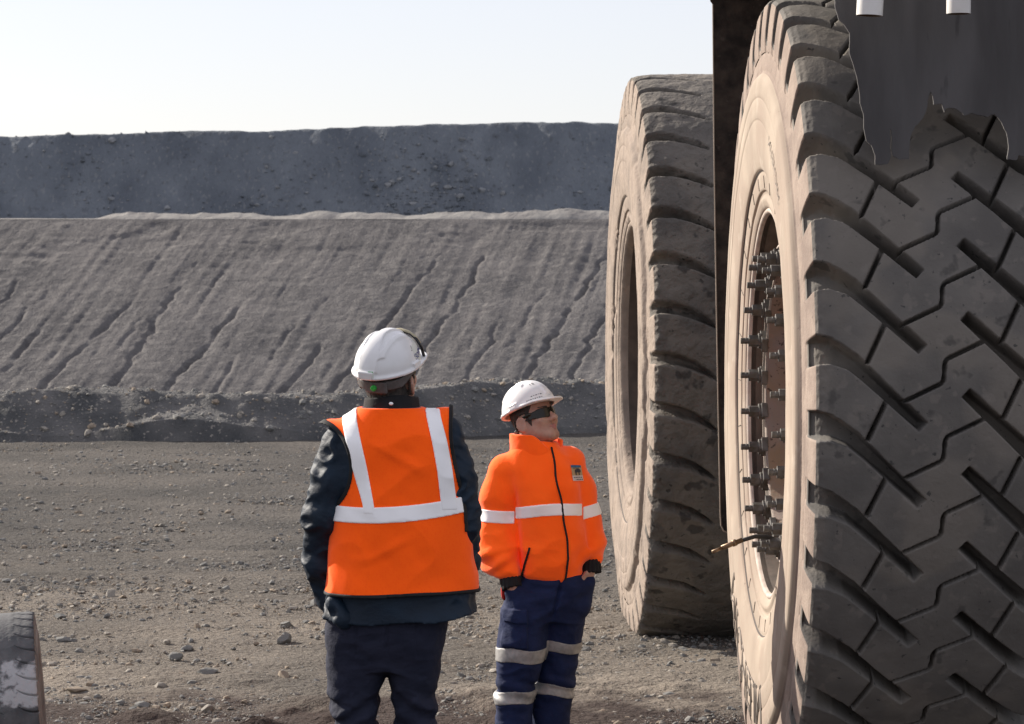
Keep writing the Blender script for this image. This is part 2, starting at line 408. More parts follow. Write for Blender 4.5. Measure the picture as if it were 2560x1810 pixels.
def make_far():
    # lower pit face: drop behind the berm, pit floor, dozed slope, bench
    xs = np.concatenate([np.linspace(-420, -36, 60), np.arange(-35.8, 30, 0.11), np.linspace(30.2, 420, 60)])
    ys = np.arange(143, 165.01, 0.11)
    X, Y = np.meshgrid(xs, ys, indexing='ij')
    Z = 5.0 - 0.445 * (165 - Y)
    warp = 0.9 * fbm(X * 0.12, Y * 0.16, oct=3, seed=2)
    q = X - 0.27 * (Y - 150) + 0.6 * warp                            # rills run down and to the left
    broad = fbm(q * 0.22, Y * 0.03, oct=2, seed=5)
    fine = fbm(q * 0.9, Y * 0.09, oct=3, seed=7)
    d = 0.10 * broad + 0.06 * fine
    rng = np.random.RandomState(4)
    wig = 1.1 * fbm(X * 0 + 3, Y * 0.28, oct=4, seed=19)
    for k in range(64):
        q0 = -38 + k * 1.02 + rng.uniform(-0.5, 0.5)
        main = k % 3 == 0
        y0 = rng.uniform(150, 163.5); y1 = 140 if main else y0 - rng.uniform(3, 9)
        w = rng.uniform(0.10, 0.17) if main else rng.uniform(0.07, 0.13)
        dep = rng.uniform(0.10, 0.36) if main else rng.uniform(0.04, 0.16)
        line = Y[:1, :]
        wg = 0.5 * fbm(line * 0 + k * 7.7, line * 0.3, oct=3, seed=40 + k) + 0.22 * fbm(line * 0 + k * 3.1, line * 1.6, oct=4, seed=140 + k)
        dd = np.abs(X - rng.uniform(0.20, 0.34) * (Y - 150) - q0 - wg)
        gl = np.clip(1 - dd / (w * (0.8 + 0.7 * (165 - Y) / 20)), 0, 1)
        d -= dep * gl ** 0.8 * ss(y0, y0 - 4, Y) * ss(y1, y1 + 2, Y) * np.clip(0.6 + 0.9 * fbm(line * 0.7, line * 0 + k, oct=3, seed=77), 0.1, 1)
    terr = 0.008 * noise3(X * 0.05, Y * 2.6, 0 * X, 3) + 0.012 * fbm(X * 0.25, Y * 1.8, oct=3, seed=31) + 0.06 * fbm((X - 0.2 * (Y - 150)) * 2.6 + 0.5 * warp, Y * 0.10, oct=4, seed=35)
    d += terr + 0.022 * fbm(X * 4.2, Y * 3.4, oct=2, seed=66) + 0.03 * fbm(X * 1.3, Y * 1.3, oct=4, seed=8)
    d -= 0.09 * ss(0.15, 0.5, fbm(X * 0.3, Y * 0.5, oct=3, seed=90)) * ss(157, 161, Y)
    Z += d * ss(165, 164.2, Y)
    me = mesh_np('quarry_slope', np.stack([X, Y, Z], -1).reshape(-1, 3), grid_quads(len(xs), len(ys)), mats=[M['slope']])
    tag(link('quarry_slope', me), kind='structure')
    # back of the berm down to the pit floor
    prof = [(39.9, 0.02), (41.5, -0.3), (58, -9.5), (62, -10), (125, -9), (143.4, -4.7)]
    xs = np.linspace(-420, 420, 160)
    V = np.array([[(x, y, z) for y, z in prof] for x in xs]).reshape(-1, 3)
    me = mesh_np('pit_floor', V, grid_quads(len(xs), len(prof)), mats=[M['slope']])
    tag(link('pit_floor', me), kind='structure')
    # bench behind the slope
    xs = np.linspace(-420, 420, 300); ys = np.linspace(164.95, 187.5, 30)
    X, Y = np.meshgrid(xs, ys, indexing='ij')
    Z = 4.98 + 0.02 * (Y - 165) + 0.06 * fbm(X * 0.3, Y * 0.3, oct=3, seed=61)
    me = mesh_np('bench', np.stack([X, Y, Z], -1).reshape(-1, 3), grid_quads(len(xs), len(ys)), mats=[M['windrow']])
    tag(link('bench', me), kind='structure')
    # low windrow of pale tipped rock on the bench
    xs = np.arange(-44, 40, 0.14); ts = np.linspace(0, 1, 26)
    X, T = np.meshgrid(xs, ts, indexing='ij')
    Y = 168.5 + 2.6 * T + 0.0 * X
    hump = 0.30 + 0.22 * np.abs(np.sin(X * 0.36 + 1.2 * np.sin(X * 0.13))) + 0.2 * fbm(X * 0.6, X * 0, oct=3, seed=14)
    hump *= (0.75 + 0.5 * ss(-30, 6, X))
    hump *= ss(-25.5, -23.5, X) * 0.85 + 0.15
    Z = 5.02 + hump * np.clip(1 - np.abs(T - 0.5) * 2, 0, 1) ** 0.8 + 0.06 * fbm(X * 2, Y * 2, oct=3, seed=16)
    me = mesh_np('windrow', np.stack([X, Y, Z], -1).reshape(-1, 3), grid_quads(len(xs), len(ts)), mats=[M['windrow']])
    tag(link('windrow', me), kind='structure')
    # upper tip face and the plateau behind it
    xs = np.concatenate([np.linspace(-600, -45, 60), np.arange(-44.8, 40, 0.2), np.linspace(40.2, 600, 60)])
    ys = np.concatenate([np.arange(185.4, 198.0, 0.2), np.linspace(198.2, 240, 30), np.linspace(250, 3000, 20)])
    X, Y = np.meshgrid(xs, ys, indexing='ij')
    topz = 11.15 + 1.05 * ss(-36, 8, X) + 0.22 * fbm(X * 0.12, X * 0, oct=5, seed=23) + 0.10 * fbm(X * 0.9, X * 0, oct=3, seed=24)
    q = X - 0.2 * (Y - 190)
    body = 5.15 + 1.0 * (Y - 187.2) + 0.5 * fbm(q * 0.09, Y * 0.05, oct=3, seed=25) + 0.28 * fbm(q * 0.45, Y * 0.12, oct=3, seed=26) + 0.16 * fbm(X * 1.3, Y * 1.3, oct=3, seed=27)
    Z = np.minimum(body, topz - 0.004 * np.maximum(0, Y - 200))
    Z = np.where(Y < 186, 4.0, Z)
    me = mesh_np('waste_dump', np.stack([X, Y, Z], -1).reshape(-1, 3), grid_quads(len(xs), len(ys)), mats=[M['dump']])
    tag(link('waste_dump', me), kind='structure')
    return X, Y, Z
DUMP = make_far()

# loose gravel, far too much to count
PHI = (1 + 5 ** 0.5) / 2
ICO_V = np.array([(-1,PHI,0),(1,PHI,0),(-1,-PHI,0),(1,-PHI,0),(0,-1,PHI),(0,1,PHI),(0,-1,-PHI),(0,1,-PHI),(PHI,0,-1),(PHI,0,1),(-PHI,0,-1),(-PHI,0,1)]) / math.hypot(1, PHI)
ICO_F = np.array([(0,11,5),(0,5,1),(0,1,7),(0,7,10),(0,10,11),(1,5,9),(5,11,4),(11,10,2),(10,7,6),(7,1,8),(3,9,4),(3,4,2),(3,2,6),(3,6,8),(3,8,9),(4,9,5),(2,4,11),(6,2,10),(8,6,7),(9,8,1)])

OCT_V = np.array([(1, 0, 0), (0, 1, 0), (-1, 0, 0), (0, -1, 0), (0, 0, 1), (0, 0, -1)], float)
OCT_F = np.array([(0, 1, 4), (1, 2, 4), (2, 3, 4), (3, 0, 4)])
def scatter(name, P, R, mats, seed, flat=(0.45, 0.85), tiny=False):
    rng = np.random.RandomState(seed)
    n = len(P)
    BV, BF = (OCT_V, OCT_F) if tiny else (ICO_V, ICO_F)
    nv, nf = len(BV), len(BF)
    V = BV[None] * (1 + rng.uniform(-0.32, 0.32, (n, nv, 1)))
    sc = np.stack([rng.uniform(0.8, 1.35, n), rng.uniform(0.6, 1.1, n), rng.uniform(*flat, n)], -1)
    V = V * sc[:, None, :]
    a = rng.uniform(0, 6.283, n); c, s = np.cos(a), np.sin(a)
    x = V[..., 0] * c[:, None] - V[..., 1] * s[:, None]; y = V[..., 0] * s[:, None] + V[..., 1] * c[:, None]
    V = np.stack([x, y, V[..., 2]], -1) * R[:, None, None] + P[:, None, :]
    F = (BF[None] + nv * np.arange(n)[:, None, None]).reshape(-1, 3)
    mi = np.repeat(rng.choice(len(mats), n, p=[0.45, 0.38, 0.17][:len(mats)]), nf)
    me = mesh_np(name, V.reshape(-1, 3), tris=F, smooth=False, mats=mats, midx=mi)
    return tag(link(name, me), kind='stuff')

rng = np.random.RandomState(12)
n = 110000
y = 13.0 + 25 * rng.beta(1.0, 1.9, n)
x = rng.uniform(-1, 1, n) * (0.20 * y) - 0.01 * y
r = 0.0042 * (1 + rng.pareto(2.5, n)); r = np.minimum(r, 0.026) * (0.85 + 0.03 * (y - 13))
dens = fbm(x * 0.9, y * 0.9, oct=3, seed=50)
x = np.r_[x, rng.uniform(-1, 1, 60000) * 3.6]; y = np.r_[y, 12.9 + 8.5 * rng.beta(1, 1.5, 60000)]; r = np.r_[r, 0.0045 * (1 + rng.pareto(3.2, 60000))]
dens = fbm(x * 0.9, y * 0.9, oct=3, seed=50); r = np.minimum(r, 0.028)
keep = (rng.uniform(-0.62, 0.5, len(x)) < dens) & (y < 34.4)
x, y, r = x[keep], y[keep], r[keep]
P = np.stack([x, y, ground_h(x, y) + r * 0.15], -1)
big = r > 0.0095
scatter('gravel', P[big], r[big], [M['stone_grey'], M['stone'], M['stone_tan']], 5)
scatter('gravel', P[~big], r[~big], [M['stone_grey'], M['stone'], M['stone_tan']], 6, tiny=True)

bx, by, bz = BERM
n = 9000
i = rng.randint(0, bx.shape[0], n); j = rng.randint(2, 70, n)
P = np.stack([bx[i, j], by[i, j], bz[i, j]], -1)
keep = np.abs(P[:, 0]) < 8.5
P = P[keep]; r = np.minimum(0.011 * (1 + rng.pareto(2.3, len(P))), 0.06)
scatter('berm_rubble', P, r, [M['stone_grey'], M['stone'], M['stone_tan']], 8, flat=(0.6, 1.0))

dx_, dy_, dz_ = DUMP
n = 9000
i = rng.randint(60, 60 + 424, n); j = np.minimum((9 + 34 * rng.beta(1.0, 1.7, n)).astype(int), 50)
P = np.stack([dx_[i, j], dy_[i, j], dz_[i, j]], -1)
keep = (P[:, 2] > 5.0) & (rng.uniform(-0.5, 0.35, n) < fbm(P[:, 0] * 0.16, P[:, 1] * 0.2, oct=3, seed=88))
P = P[keep]
P += rng.uniform(-0.1, 0.1, P.shape) * (1, 1, 0)
scatter('dump_rubble', P, np.minimum(0.045 * (1 + rng.pareto(2.4, len(P))), 0.26), [M['dump_rock'], M['dump'], M['dump']], 31, flat=(0.7, 1.0))

def rock_mesh(name, seed, m):
    rng = np.random.RandomState(seed)
    V, F = ICO_V.copy(), [tuple(f) for f in ICO_F]
    cache = {}; V = [Vector(v) for v in V]
    def mid(a, b):
        k = (min(a, b), max(a, b))
        if k not in cache:
            V.append(((V[a] + V[b]) / 2).normalized()); cache[k] = len(V) - 1
        return cache[k]
    for _ in range(2):
        NF = []
        for a, b, c in F:
            ab, bc, ca = mid(a, b), mid(b, c), mid(c, a)
            NF += [(a, ab, ca), (b, bc, ab), (c, ca, bc), (ab, bc, ca)]
        F = NF
    A = np.array([tuple(v) for v in V])
    for _ in range(9):                                        # broken faces
        nrm = rng.normal(size=3); nrm /= np.linalg.norm(nrm)
        d = A @ nrm; lim = rng.uniform(0.5, 0.8)
        A -= np.outer(np.maximum(0, d - lim), nrm)
    A *= (1 + 0.06 * fbm(A[:, 0] * 2.5, A[:, 1] * 2.5, A[:, 2] * 2.5, oct=3, seed=seed))[:, None]
    A *= np.array([rng.uniform(1.0, 1.35), rng.uniform(0.75, 1.0), rng.uniform(0.5, 0.7)])
    return mesh_np(name, A, tris=np.array(F), smooth=False, mats=[m])
ROCK = {k: [rock_mesh('stone', s + i, M[k]) for i in range(3)] for k, s in (('stone', 100), ('stone_grey', 200), ('stone_tan', 300))}
STONES = [
    (-2.226, 14.353, 0.0542, 'stone_tan', 'tan lump of stone near the old tyre, biggest there'),
    (-1.815, 14.483, 0.0483, 'stone', 'pale flat stone in the open between the old tyre and the vest man'),
    (-1.831, 13.986, 0.0435, 'stone_grey', 'grey blocky stone near the bottom edge of the open ground'),
    (-1.296, 16.002, 0.0604, 'stone_grey', "dark grey stone just left of the vest man's hip pocket"),
    (-1.202, 14.755, 0.0524, 'stone_tan', "brownish flat stone beside the vest man's knee"),
    (-1.62, 14.873, 0.0595, 'stone_grey', 'long low grey stone in the middle of the open gravel'),
    (-2.6, 18.242, 0.0526, 'stone', 'pale stone lying beside a smaller one above the old tyre'),
    (-2.512, 18.132, 0.0302, 'stone_tan', 'small tan stone touching a pale stone above the old tyre'),
    (-1.286, 18.045, 0.03, 'stone_tan', "bright tan pebble close to the vest man's elbow"),
    (-1.841, 15.395, 0.0479, 'stone_grey', 'dark grey stone in the middle of the open gravel, just below a smaller dark one'),
    (-1.806, 15.682, 0.0348, 'stone_grey', 'small dark grey stone just above a bigger dark one in mid gravel'),
    (-1.338, 16.735, 0.0446, 'stone_grey', "flat grey stone by the vest man's jacket hem, above a darker bigger one"),
    (-1.373, 14.743, 0.0393, 'stone_tan', "tan stone between the long low grey stone and the vest man's knee"),
    (-2.186, 14.561, 0.0323, 'stone_tan', 'small tan stone just right of the big tan lump near the old tyre'),
    (-2.763, 17.156, 0.0381, 'stone_grey', "small grey stone level with the old tyre's top"),
    (-1.507, 13.885, 0.0401, 'stone', 'pale stone at the very bottom edge, midway between old tyre and vest man'),
    (-1.341, 14.089, 0.0282, 'stone_tan', "small tan stone near the bottom edge left of the vest man's shin"),
    (-2.552, 16.036, 0.0463, 'stone_grey', 'grey stone closest to the side of the old tyre'),
    (-1.248, 17.788, 0.0434, 'stone_grey', "grey stone just under the bright tan pebble at the vest man's elbow"),
    (0.875, 15.968, 0.0355, 'stone', 'pale stone on the ground just in front of the far wheel'),
    (0.887, 14.837, 0.0297, 'stone_grey', 'grey stone on the ground between the far wheel and the near sidewall'),
    (-1.964, 14.068, 0.0281, 'stone_grey', 'flat grey stone just left of the blocky grey one near the bottom edge'),
    (-0.435, 15.273, 0.0305, 'stone_grey', "lone grey stone seen between the two men's legs"),
]
for i, (x, y, r, m, lab) in enumerate(STONES):
    o = link('stone', ROCK[m][i % 3], None, (x, y, float(ground_h(np.array(x), np.array(y))) + r * 0.25))
    o.scale = (r, r, r); o.rotation_euler = (0.2 * math.sin(i * 2.1), 0.2 * math.cos(i * 1.7), i * 1.3)
    tag(o, lab, 'stone', 'loose stones on the gravel ground')

# ------------------------------------------------------------------ tyres
NP = 38
G = np.array([(-0.75, 0.083), (-0.46, 0.0815), (-0.425, 0.078), (-0.393, 0.0685), (-0.326, 0.033), (-0.2725, -0.0154), (-0.199, -0.085), (-0.1456, -0.135), (-0.074, -0.202)])
GW = np.array([0.060, 0.058, 0.053, 0.045, 0.034, 0.030, 0.027, 0.0255, 0.0225])
B1 = np.array([(-0.2025, -0.095), (-0.2725, -0.2425)])
ZG = np.array([(-0.1456, -0.109), (-0.012, -0.045), (-0.003, -0.032), (0.003, 0.032), (0.012, 0.045), (0.1456, 0.109)])
PROF = np.array([(0, 1.68), (0.2, 1.679), (0.35, 1.675), (0.42, 1.667), (0.443, 1.659), (0.4545, 1.645), (0.459, 1.62), (0.466, 1.55), (0.4695, 1.50), (0.4685, 1.46), (0.461, 1.42)])

def polydist(px, py, pts, w, flat_end=False):
    best = np.full(px.shape, 9.0)
    for a in range(len(pts) - 1):
        ax, ay = pts[a]; bx_, by_ = pts[a + 1]
        dx, dy = bx_ - ax, by_ - ay
        t = np.clip(((px - ax) * dx + (py - ay) * dy) / (dx * dx + dy * dy), 0, 1)
        d = np.hypot(px - ax - t * dx, py - ay - t * dy) - (w[a] + (w[a + 1] - w[a]) * t)
        if flat_end and a == len(pts) - 2:                     # square-cut blind end
            d = np.maximum(d, ((px - bx_) * dx + (py - by_) * dy) / math.hypot(dx, dy))
        best = np.minimum(best, d)
    return best

G2 = np.array([(-0.75, 0.060), (-0.46, 0.062), (-0.40, 0.060), (-0.32, 0.046), (-0.24, 0.018), (-0.17, -0.020), (-0.12, -0.055)])
GW2 = np.array([0.040, 0.040, 0.038, 0.034, 0.030, 0.022, 0.012])
def lug_mesh(name, R0, step, depth, gscale, worn, mats, seed, flat=False):
    gp, gw = (G2, GW2) if flat else (G, GW)
    sc = R0 / 1.68
    pitch = 2 * math.pi * 1.68 / NP
    s = np.arange(-0.66, 0.6601, step)
    t = np.linspace(0, 1, int(pitch / step) + 1)
    Sx, T = np.meshgrid(s, t, indexing='ij')
    tp = np.concatenate([G[:-1][G[:-1, 0] < -0.15], [(-0.1456, -0.109), (-0.05, -0.036)]]); tp = np.concatenate([tp, -tp[::-1]])
    if flat: tp = np.concatenate([G2, -G2[::-1]])
    top = np.interp(s, tp[:, 0], tp[:, 1])
    v = top[:, None] - T * pitch
    D = np.zeros_like(v)
    for k in range(-3, 4):
        for sg in (1, -1):
            o = k * pitch
            D = np.maximum(D, depth * ss(0.0, -0.013 - 0.012 * worn, polydist(Sx, v, gp * sg + (0, o), gw * gscale, not flat)))
            if not flat: D = np.maximum(D, depth * 0.7 * ss(0.0, -0.007, polydist(Sx, v, B1 * sg + (0, o), np.array([0.0095, 0.0095]) * (1 if not worn else 0.5))))
        if not flat: D = np.maximum(D, depth * 0.6 * ss(0.0012, -0.0035, polydist(Sx, v, ZG + (0, k * pitch), np.full(len(ZG), 0.0072 if not worn else 0.003))))
    seg = np.r_[0, np.cumsum(np.hypot(*np.diff(PROF, axis=0).T))]
    w = np.interp(np.abs(Sx), seg, PROF[:, 0]); r = np.interp(np.abs(Sx), seg, PROF[:, 1])
    e = 0.012
    tw = np.interp(np.abs(Sx) + e, seg, PROF[:, 0]) - np.interp(np.abs(Sx) - e, seg, PROF[:, 0])
    tr = np.interp(np.abs(Sx) + e, seg, PROF[:, 1]) - np.interp(np.abs(Sx) - e, seg, PROF[:, 1])
    tw = np.where(np.abs(Sx) < 0.02, 1, tw); tr = np.where(np.abs(Sx) < 0.02, 0, tr)
    ln = np.hypot(tw, tr); nw, nr = -tr / ln, tw / ln
    th = v / 1.68
    if worn:
        nz = 0.010 * fbm(Sx * 14, v * 14, oct=4, seed=seed) + 0.02 * np.maximum(0, fbm(Sx * 7, v * 9, oct=3, seed=seed + 5) - 0.22)
        edge = ss(0.40, 0.46, np.abs(Sx)) * 0.02 * np.abs(fbm(Sx * 20, v * 24, oct=3, seed=seed + 9))
        wgt = np.minimum(ss(0, 0.06, T), ss(1, 0.94, T))
        D = D + (nz * 0.6 + edge) * wgt
    else:
        wgt = np.minimum(ss(0, 0.06, T), ss(1, 0.94, T))
        D = D + (0.0025 * fbm(Sx * 9, v * 9, oct=4, seed=seed) + ss(0.40, 0.455, np.abs(Sx)) * ss(0.53, 0.46, np.abs(Sx)) * 0.006 * np.abs(fbm(Sx * 30, v * 30, oct=2, seed=seed + 3))) * wgt
    qd = np.clip(D / depth, -0.3, 1.2)
    fl = 1.68 - depth
    I = soften([(0, 0, fl), (0.28, 0.28, fl), (0.34, 0.338, fl - 0.003), (0.39, 0.382, fl - 0.010), (0.43, 0.412, fl - 0.022), (0.47, 0.434, fl - 0.042), (0.52, 0.452, fl - 0.075), (0.57, 0.461, 1.495), (0.62, 0.464, 1.462), (0.665, 0.459, 1.424)], 10)
    iw = np.interp(np.abs(Sx), I[:, 0], I[:, 1]); ir = np.interp(np.abs(Sx), I[:, 0], I[:, 2])
    rr = r + (ir - r) * qd; ww = (w + (iw - w) * qd) * np.sign(Sx)
    V = np.stack([ww, -rr * np.cos(th), rr * np.sin(th)], -1) * sc
    q = grid_quads(len(s), len(t))
    sm = (np.abs(s[:-1] + s[1:]) / 2 > 0.461).astype(int)
    mi = np.repeat(sm, len(t) - 1).reshape(len(s) - 1, len(t) - 1)
    dc = 0.25 * (D[:-1, :-1] + D[1:, :-1] + D[:-1, 1:] + D[1:, 1:]) / depth
    sc_ = np.abs(s[:-1] + s[1:])[:, None] / 2 + 0 * dc
    mi = np.where((dc > 0.3) & (sc_ < 0.60), 0, mi)          # dust lies on the flanks, not down in the grooves
    return mesh_np(name, V.reshape(-1, 3), q, mats=mats, midx=mi.ravel())

def lathe(prof, n, mats, midx=None, name='lathe', ripple=None):
    prof = np.array(prof)
    a = np.linspace(0, 2 * math.pi, n, endpoint=False)
    A, I = np.meshgrid(a, np.arange(len(prof)), indexing='ij')
    w = prof[I, 0]; r = prof[I, 1]
    if ripple is not None: w = w + ripple(A, r)
    V = np.stack([-w, -r * np.cos(A), r * np.sin(A)], -1)      # outer face looks to -x
    q = grid_quads(n, len(prof), True)
    mi = None if midx is None else np.tile(np.array(midx), n)
    return mesh_np(name, V.reshape(-1, 3), q, mats=mats, midx=mi)

def smooth_prof(p, m=5):
    p = np.array(p); out = [p[0]]
    for a in range(len(p) - 1):
        for k in range(1, m + 1): out.append(p[a] + (p[a + 1] - p[a]) * k / m)
    return np.array(out)

SIDE = [(0.28, 1.50), (0.40, 1.485), (0.448, 1.468), (0.464, 1.445), (0.468, 1.41), (0.470, 1.39), (0.485, 1.3695), (0.492, 1.362), (0.501, 1.354), (0.508, 1.345), (0.512, 1.325), (0.512, 1.27), (0.509, 1.262), (0.511, 1.255),
        (0.514, 1.18), (0.511, 1.172), (0.512, 1.16), (0.509, 1.06), (0.503, 1.00), (0.497, 0.972), (0.490, 0.966), (0.484, 0.960), (0.486, 0.948), (0.483, 0.915), (0.479, 0.885), (0.470, 0.880), (0.468, 0.868), (0.462, 0.845), (0.452, 0.815), (0.43, 0.80), (0.36, 0.78)]
SIDE = [(w - 0.016 * (0.86 < r < 1.37), r) for w, r in SIDE]

def text_outline_mesh(txt, size, bevel):
    cu = bpy.data.curves.new('lettering', 'FONT')
    cu.body = txt; cu.size = size; cu.align_x = 'CENTER'; cu.align_y = 'CENTER'
    if bevel is not None:
        cu.fill_mode = 'NONE'; cu.bevel_depth = bevel; cu.bevel_resolution = 0
    cu.resolution_u = 3
    ob = bpy.data.objects.new('lettering', cu)
    COL.objects.link(ob)
    dg = bpy.context.evaluated_depsgraph_get(); dg.update()
    me = bpy.data.meshes.new_from_object(ob.evaluated_get(dg))
    bpy.data.objects.remove(ob); bpy.data.curves.remove(cu)
    co = np.zeros(len(me.vertices) * 3, dtype=np.float32); me.vertices.foreach_get('co', co)
    return me, co.reshape(-1, 3)

def arc_text(txt, size, bevel, rad, ang, w, m, parent, squash=1.0, flip=False):
    me, co = text_outline_mesh(txt, size, bevel)
    x, y, z = co.T
    if bevel is None: z = z + 0.001
    a = ang - x * squash / rad                                 # tops of the letters point to the tread
    r = rad + y
    V = np.stack([-(w + z), r * np.sin(a), r * np.cos(a)], -1)
    V[:, 1] *= -1 if not flip else 1
    me.vertices.foreach_set('co', V.astype(np.float32).ravel())
    me.materials.clear(); me.materials.append(m); me.update()
    return link('lettering', me, parent)

def make_truck():
    T = empty('haul_truck', (1.5, 11.7, 0))
    tag(T, 'giant mining haul truck seen at its dusty left wheels beside the two men', 'haul truck')
    base = Vector((1.5, 11.7, 0))
    def wheel(loc, yaw, R, lug, side_m, worn, label, phase=0.0):
        w = empty('wheel', Vector(loc) - base, T)
        w.rotation_euler = (0, 0, math.radians(yaw)); w['label'] = label
        k = R / 1.68
        rng = random.Random(int(loc[1]))
        for i in range(NP):
            o = link('tread_lug', lug, w)
            o.rotation_euler = (math.radians(phase) - 2 * math.pi * i / NP, 0, 0)
        def rip(A, r):
            out = 0.0015 * fbm(np.cos(A) * r * 6, np.sin(A) * r * 6, oct=3, seed=70)
            if worn:
                out = out + ss(1.30, 1.42, r) * 0.010 * fbm(np.cos(A) * r * 9, np.sin(A) * r * 9, oct=5, seed=71) - 0.008 * ss(0.3, 0.4, fbm(np.cos(A) * r * 7, np.sin(A) * r * 7, oct=5, seed=72))
            return out
        full = smooth_prof(SIDE, 3); nq = len(full) - 1
        mid_r = (full[:-1, 1] + full[1:, 1]) / 2
        mi = np.where(mid_r > 1.362, 1, 0)
        mi = np.where((mid_r < 0.966) & (mid_r > 0.9605), 2, mi)
        both = np.concatenate([full, (full * (-1, 1))[::-1]])
        mi2 = np.concatenate([mi, [0], mi[::-1]])
        me = lathe(both * k, 420 if worn else 240, [side_m, M['shoulder'] if not worn else M['sidewall_old'], M['groove_line']], mi2, 'tyre_sidewall', rip)
        link('tyre_sidewall', me, w)
        return w
    lug = lug_mesh('tread_lug', 1.68, 0.0042, 0.115, 1.0, 0, [M['tread'], M['shoulder']], 1)
    lug2 = lug_mesh('tread_lug', 1.70, 0.008, 0.085, 1.05, 1, [M['tread_worn'], M['sidewall_old']], 2, True)
    fw = wheel((1.504, 11.7, 1.672), 1.2, 1.68, lug, M['sidewall'], 0, 'near wheel with deep sharp tread, dusty sidewall and ring of bolts', 2.8)
    rw = wheel((1.16, 16.9, 1.684), 2.4, 1.70, lug2, M['sidewall_old'], 1, 'farther wheel with worn scuffed tread and dark hollow rim')
    # ---- near wheel: rim, bolted ring, hub bore, studs, valve hose, lettering
    lip = [(0.40, 0.806), (0.425, 0.812), (0.442, 0.810), (0.448, 0.803), (0.447, 0.794), (0.440, 0.788), (0.43, 0.786)]
    barrel = [(0.41, 0.780), (0.20, 0.765), (0.06, 0.752), (0.03, 0.72), (0.02, 0.69), (0.04, 0.684), (0.30, 0.676)]
    ring = [(0.372, 0.668), (0.390, 0.665), (0.394, 0.659), (0.394, 0.652), (0.378, 0.648), (0.378, 0.578), (0.392, 0.575), (0.394, 0.566)]
    bore = [(0.385, 0.560), (0.25, 0.555), (0.0, 0.54), (-0.14, 0.48), (-0.17, 0.40), (-0.17, 0.001)]
    link('rim', lathe(lip + barrel[:1], 160, [M['rim_pale']], None, 'rim'), fw)
    link('rim_barrel', lathe(lip[-1:] + barrel + ring[:1], 160, [M['rim_dark']], None, 'rim_barrel'), fw)
    link('mounting_ring', lathe(ring + bore[:1], 160, [M['rim_pale'], M['rim_dark']], [0, 0, 0, 1, 1, 1, 0, 0], 'mounting_ring'), fw)
    link('hub_bore', lathe(ring[-1:] + bore, 160, [M['rust']], None, 'hub_bore'), fw)
    b = MB()
    b.box((-0.008, 0, -0.004), (0.026, 0.062, 0.085))
    b.tube([(-0.02, 0, 0), (-0.032, 0, 0)], 0.034, 14)
    b.tube([(-0.031, 0, 0), (-0.074, 0, 0)], 0.026, 6)
    b.tube([(-0.073, 0, 0), (-0.108, 0, 0)], 0.0135, 10)
    b.tube([(-0.084, 0, 0), (-0.087, 0, 0)], 0.0155, 10)
    st = b.build('wheel_nut', M['steel'], fw, bevel=0.003)
    NB = 24
    rnd = random.Random(4)
    for i in range(NB):
        o = st if i == 0 else st.copy()
        if i: COL.objects.link(o); o.parent = fw
        a = 2 * math.pi * (i + 0.4) / NB
        o.location = (-0.390 + rnd.uniform(-0.006, 0.006), -0.603 * math.cos(a), 0.603 * math.sin(a))
        o.rotation_euler = (-a + math.pi / 2 + math.pi, rnd.uniform(-0.04, 0.04), 0) if False else (math.pi / 2 - a + rnd.uniform(-0.1, 0.1), 0, 0)
    h = MB()
    hp = [(-0.41, -0.20, -0.56), (-0.46, -0.215, -0.535), (-0.52, -0.24, -0.53), (-0.58, -0.26, -0.545)]
    h.tube(hp, 0.009, 8, 0)
    h.tube([(-0.575, -0.258, -0.543), (-0.66, -0.285, -0.572)], 0.0105, 8, 1)
    h.tube([(-0.60, -0.266, -0.551), (-0.615, -0.27, -0.556)], 0.014, 8, 1)
    h.tube([(-0.66, -0.285, -0.572), (-0.70, -0.30, -0.587)], 0.007, 8, 1)
    h.build('valve_hose', [M['hose'], M['brass']], fw, smooth=True)
    lt = arc_text('MICHELIN', 0.235, 0.0032, 1.235, math.pi + 0.30, 0.497, M['letter'], fw, 1.25)  # dark colour stands in for shade along the raised outlines
    arc_text('MICHELIN', 0.062, None, 1.175, 0.62, 0.4995, M['letter'], fw, 1.6)
    # ---- radial mould lines between the bead rings
    ml = MB(); ml.tube([(-0.466, -0.893, 0), (-0.4705, -0.944, 0)], 0.0016, 5)
    m0 = ml.build('mould_line', M['groove_line'], fw)
    for i in range(28):
        o = m0 if i == 0 else m0.copy()
        if i: COL.objects.link(o); o.parent = fw
        o.rotation_euler = (2 * math.pi * (i + 0.3) / 28, 0, 0)
    # ---- far wheel: open dual rim
    lip2 = [(0.40, 0.82), (0.44, 0.835), (0.452, 0.825), (0.45, 0.80), (0.43, 0.79)]
    link('rim', lathe(lip2 + [(0.40, 0.784)], 120, [M['sidewall_old']], None, 'rim'), rw)
    link('rim_barrel', lathe([(0.40, 0.784), (0.1, 0.76), (-0.35, 0.74), (-0.42, 0.70), (-0.42, 0.001)], 120, [M['rim_dark']], None, 'rim_barrel'), rw)
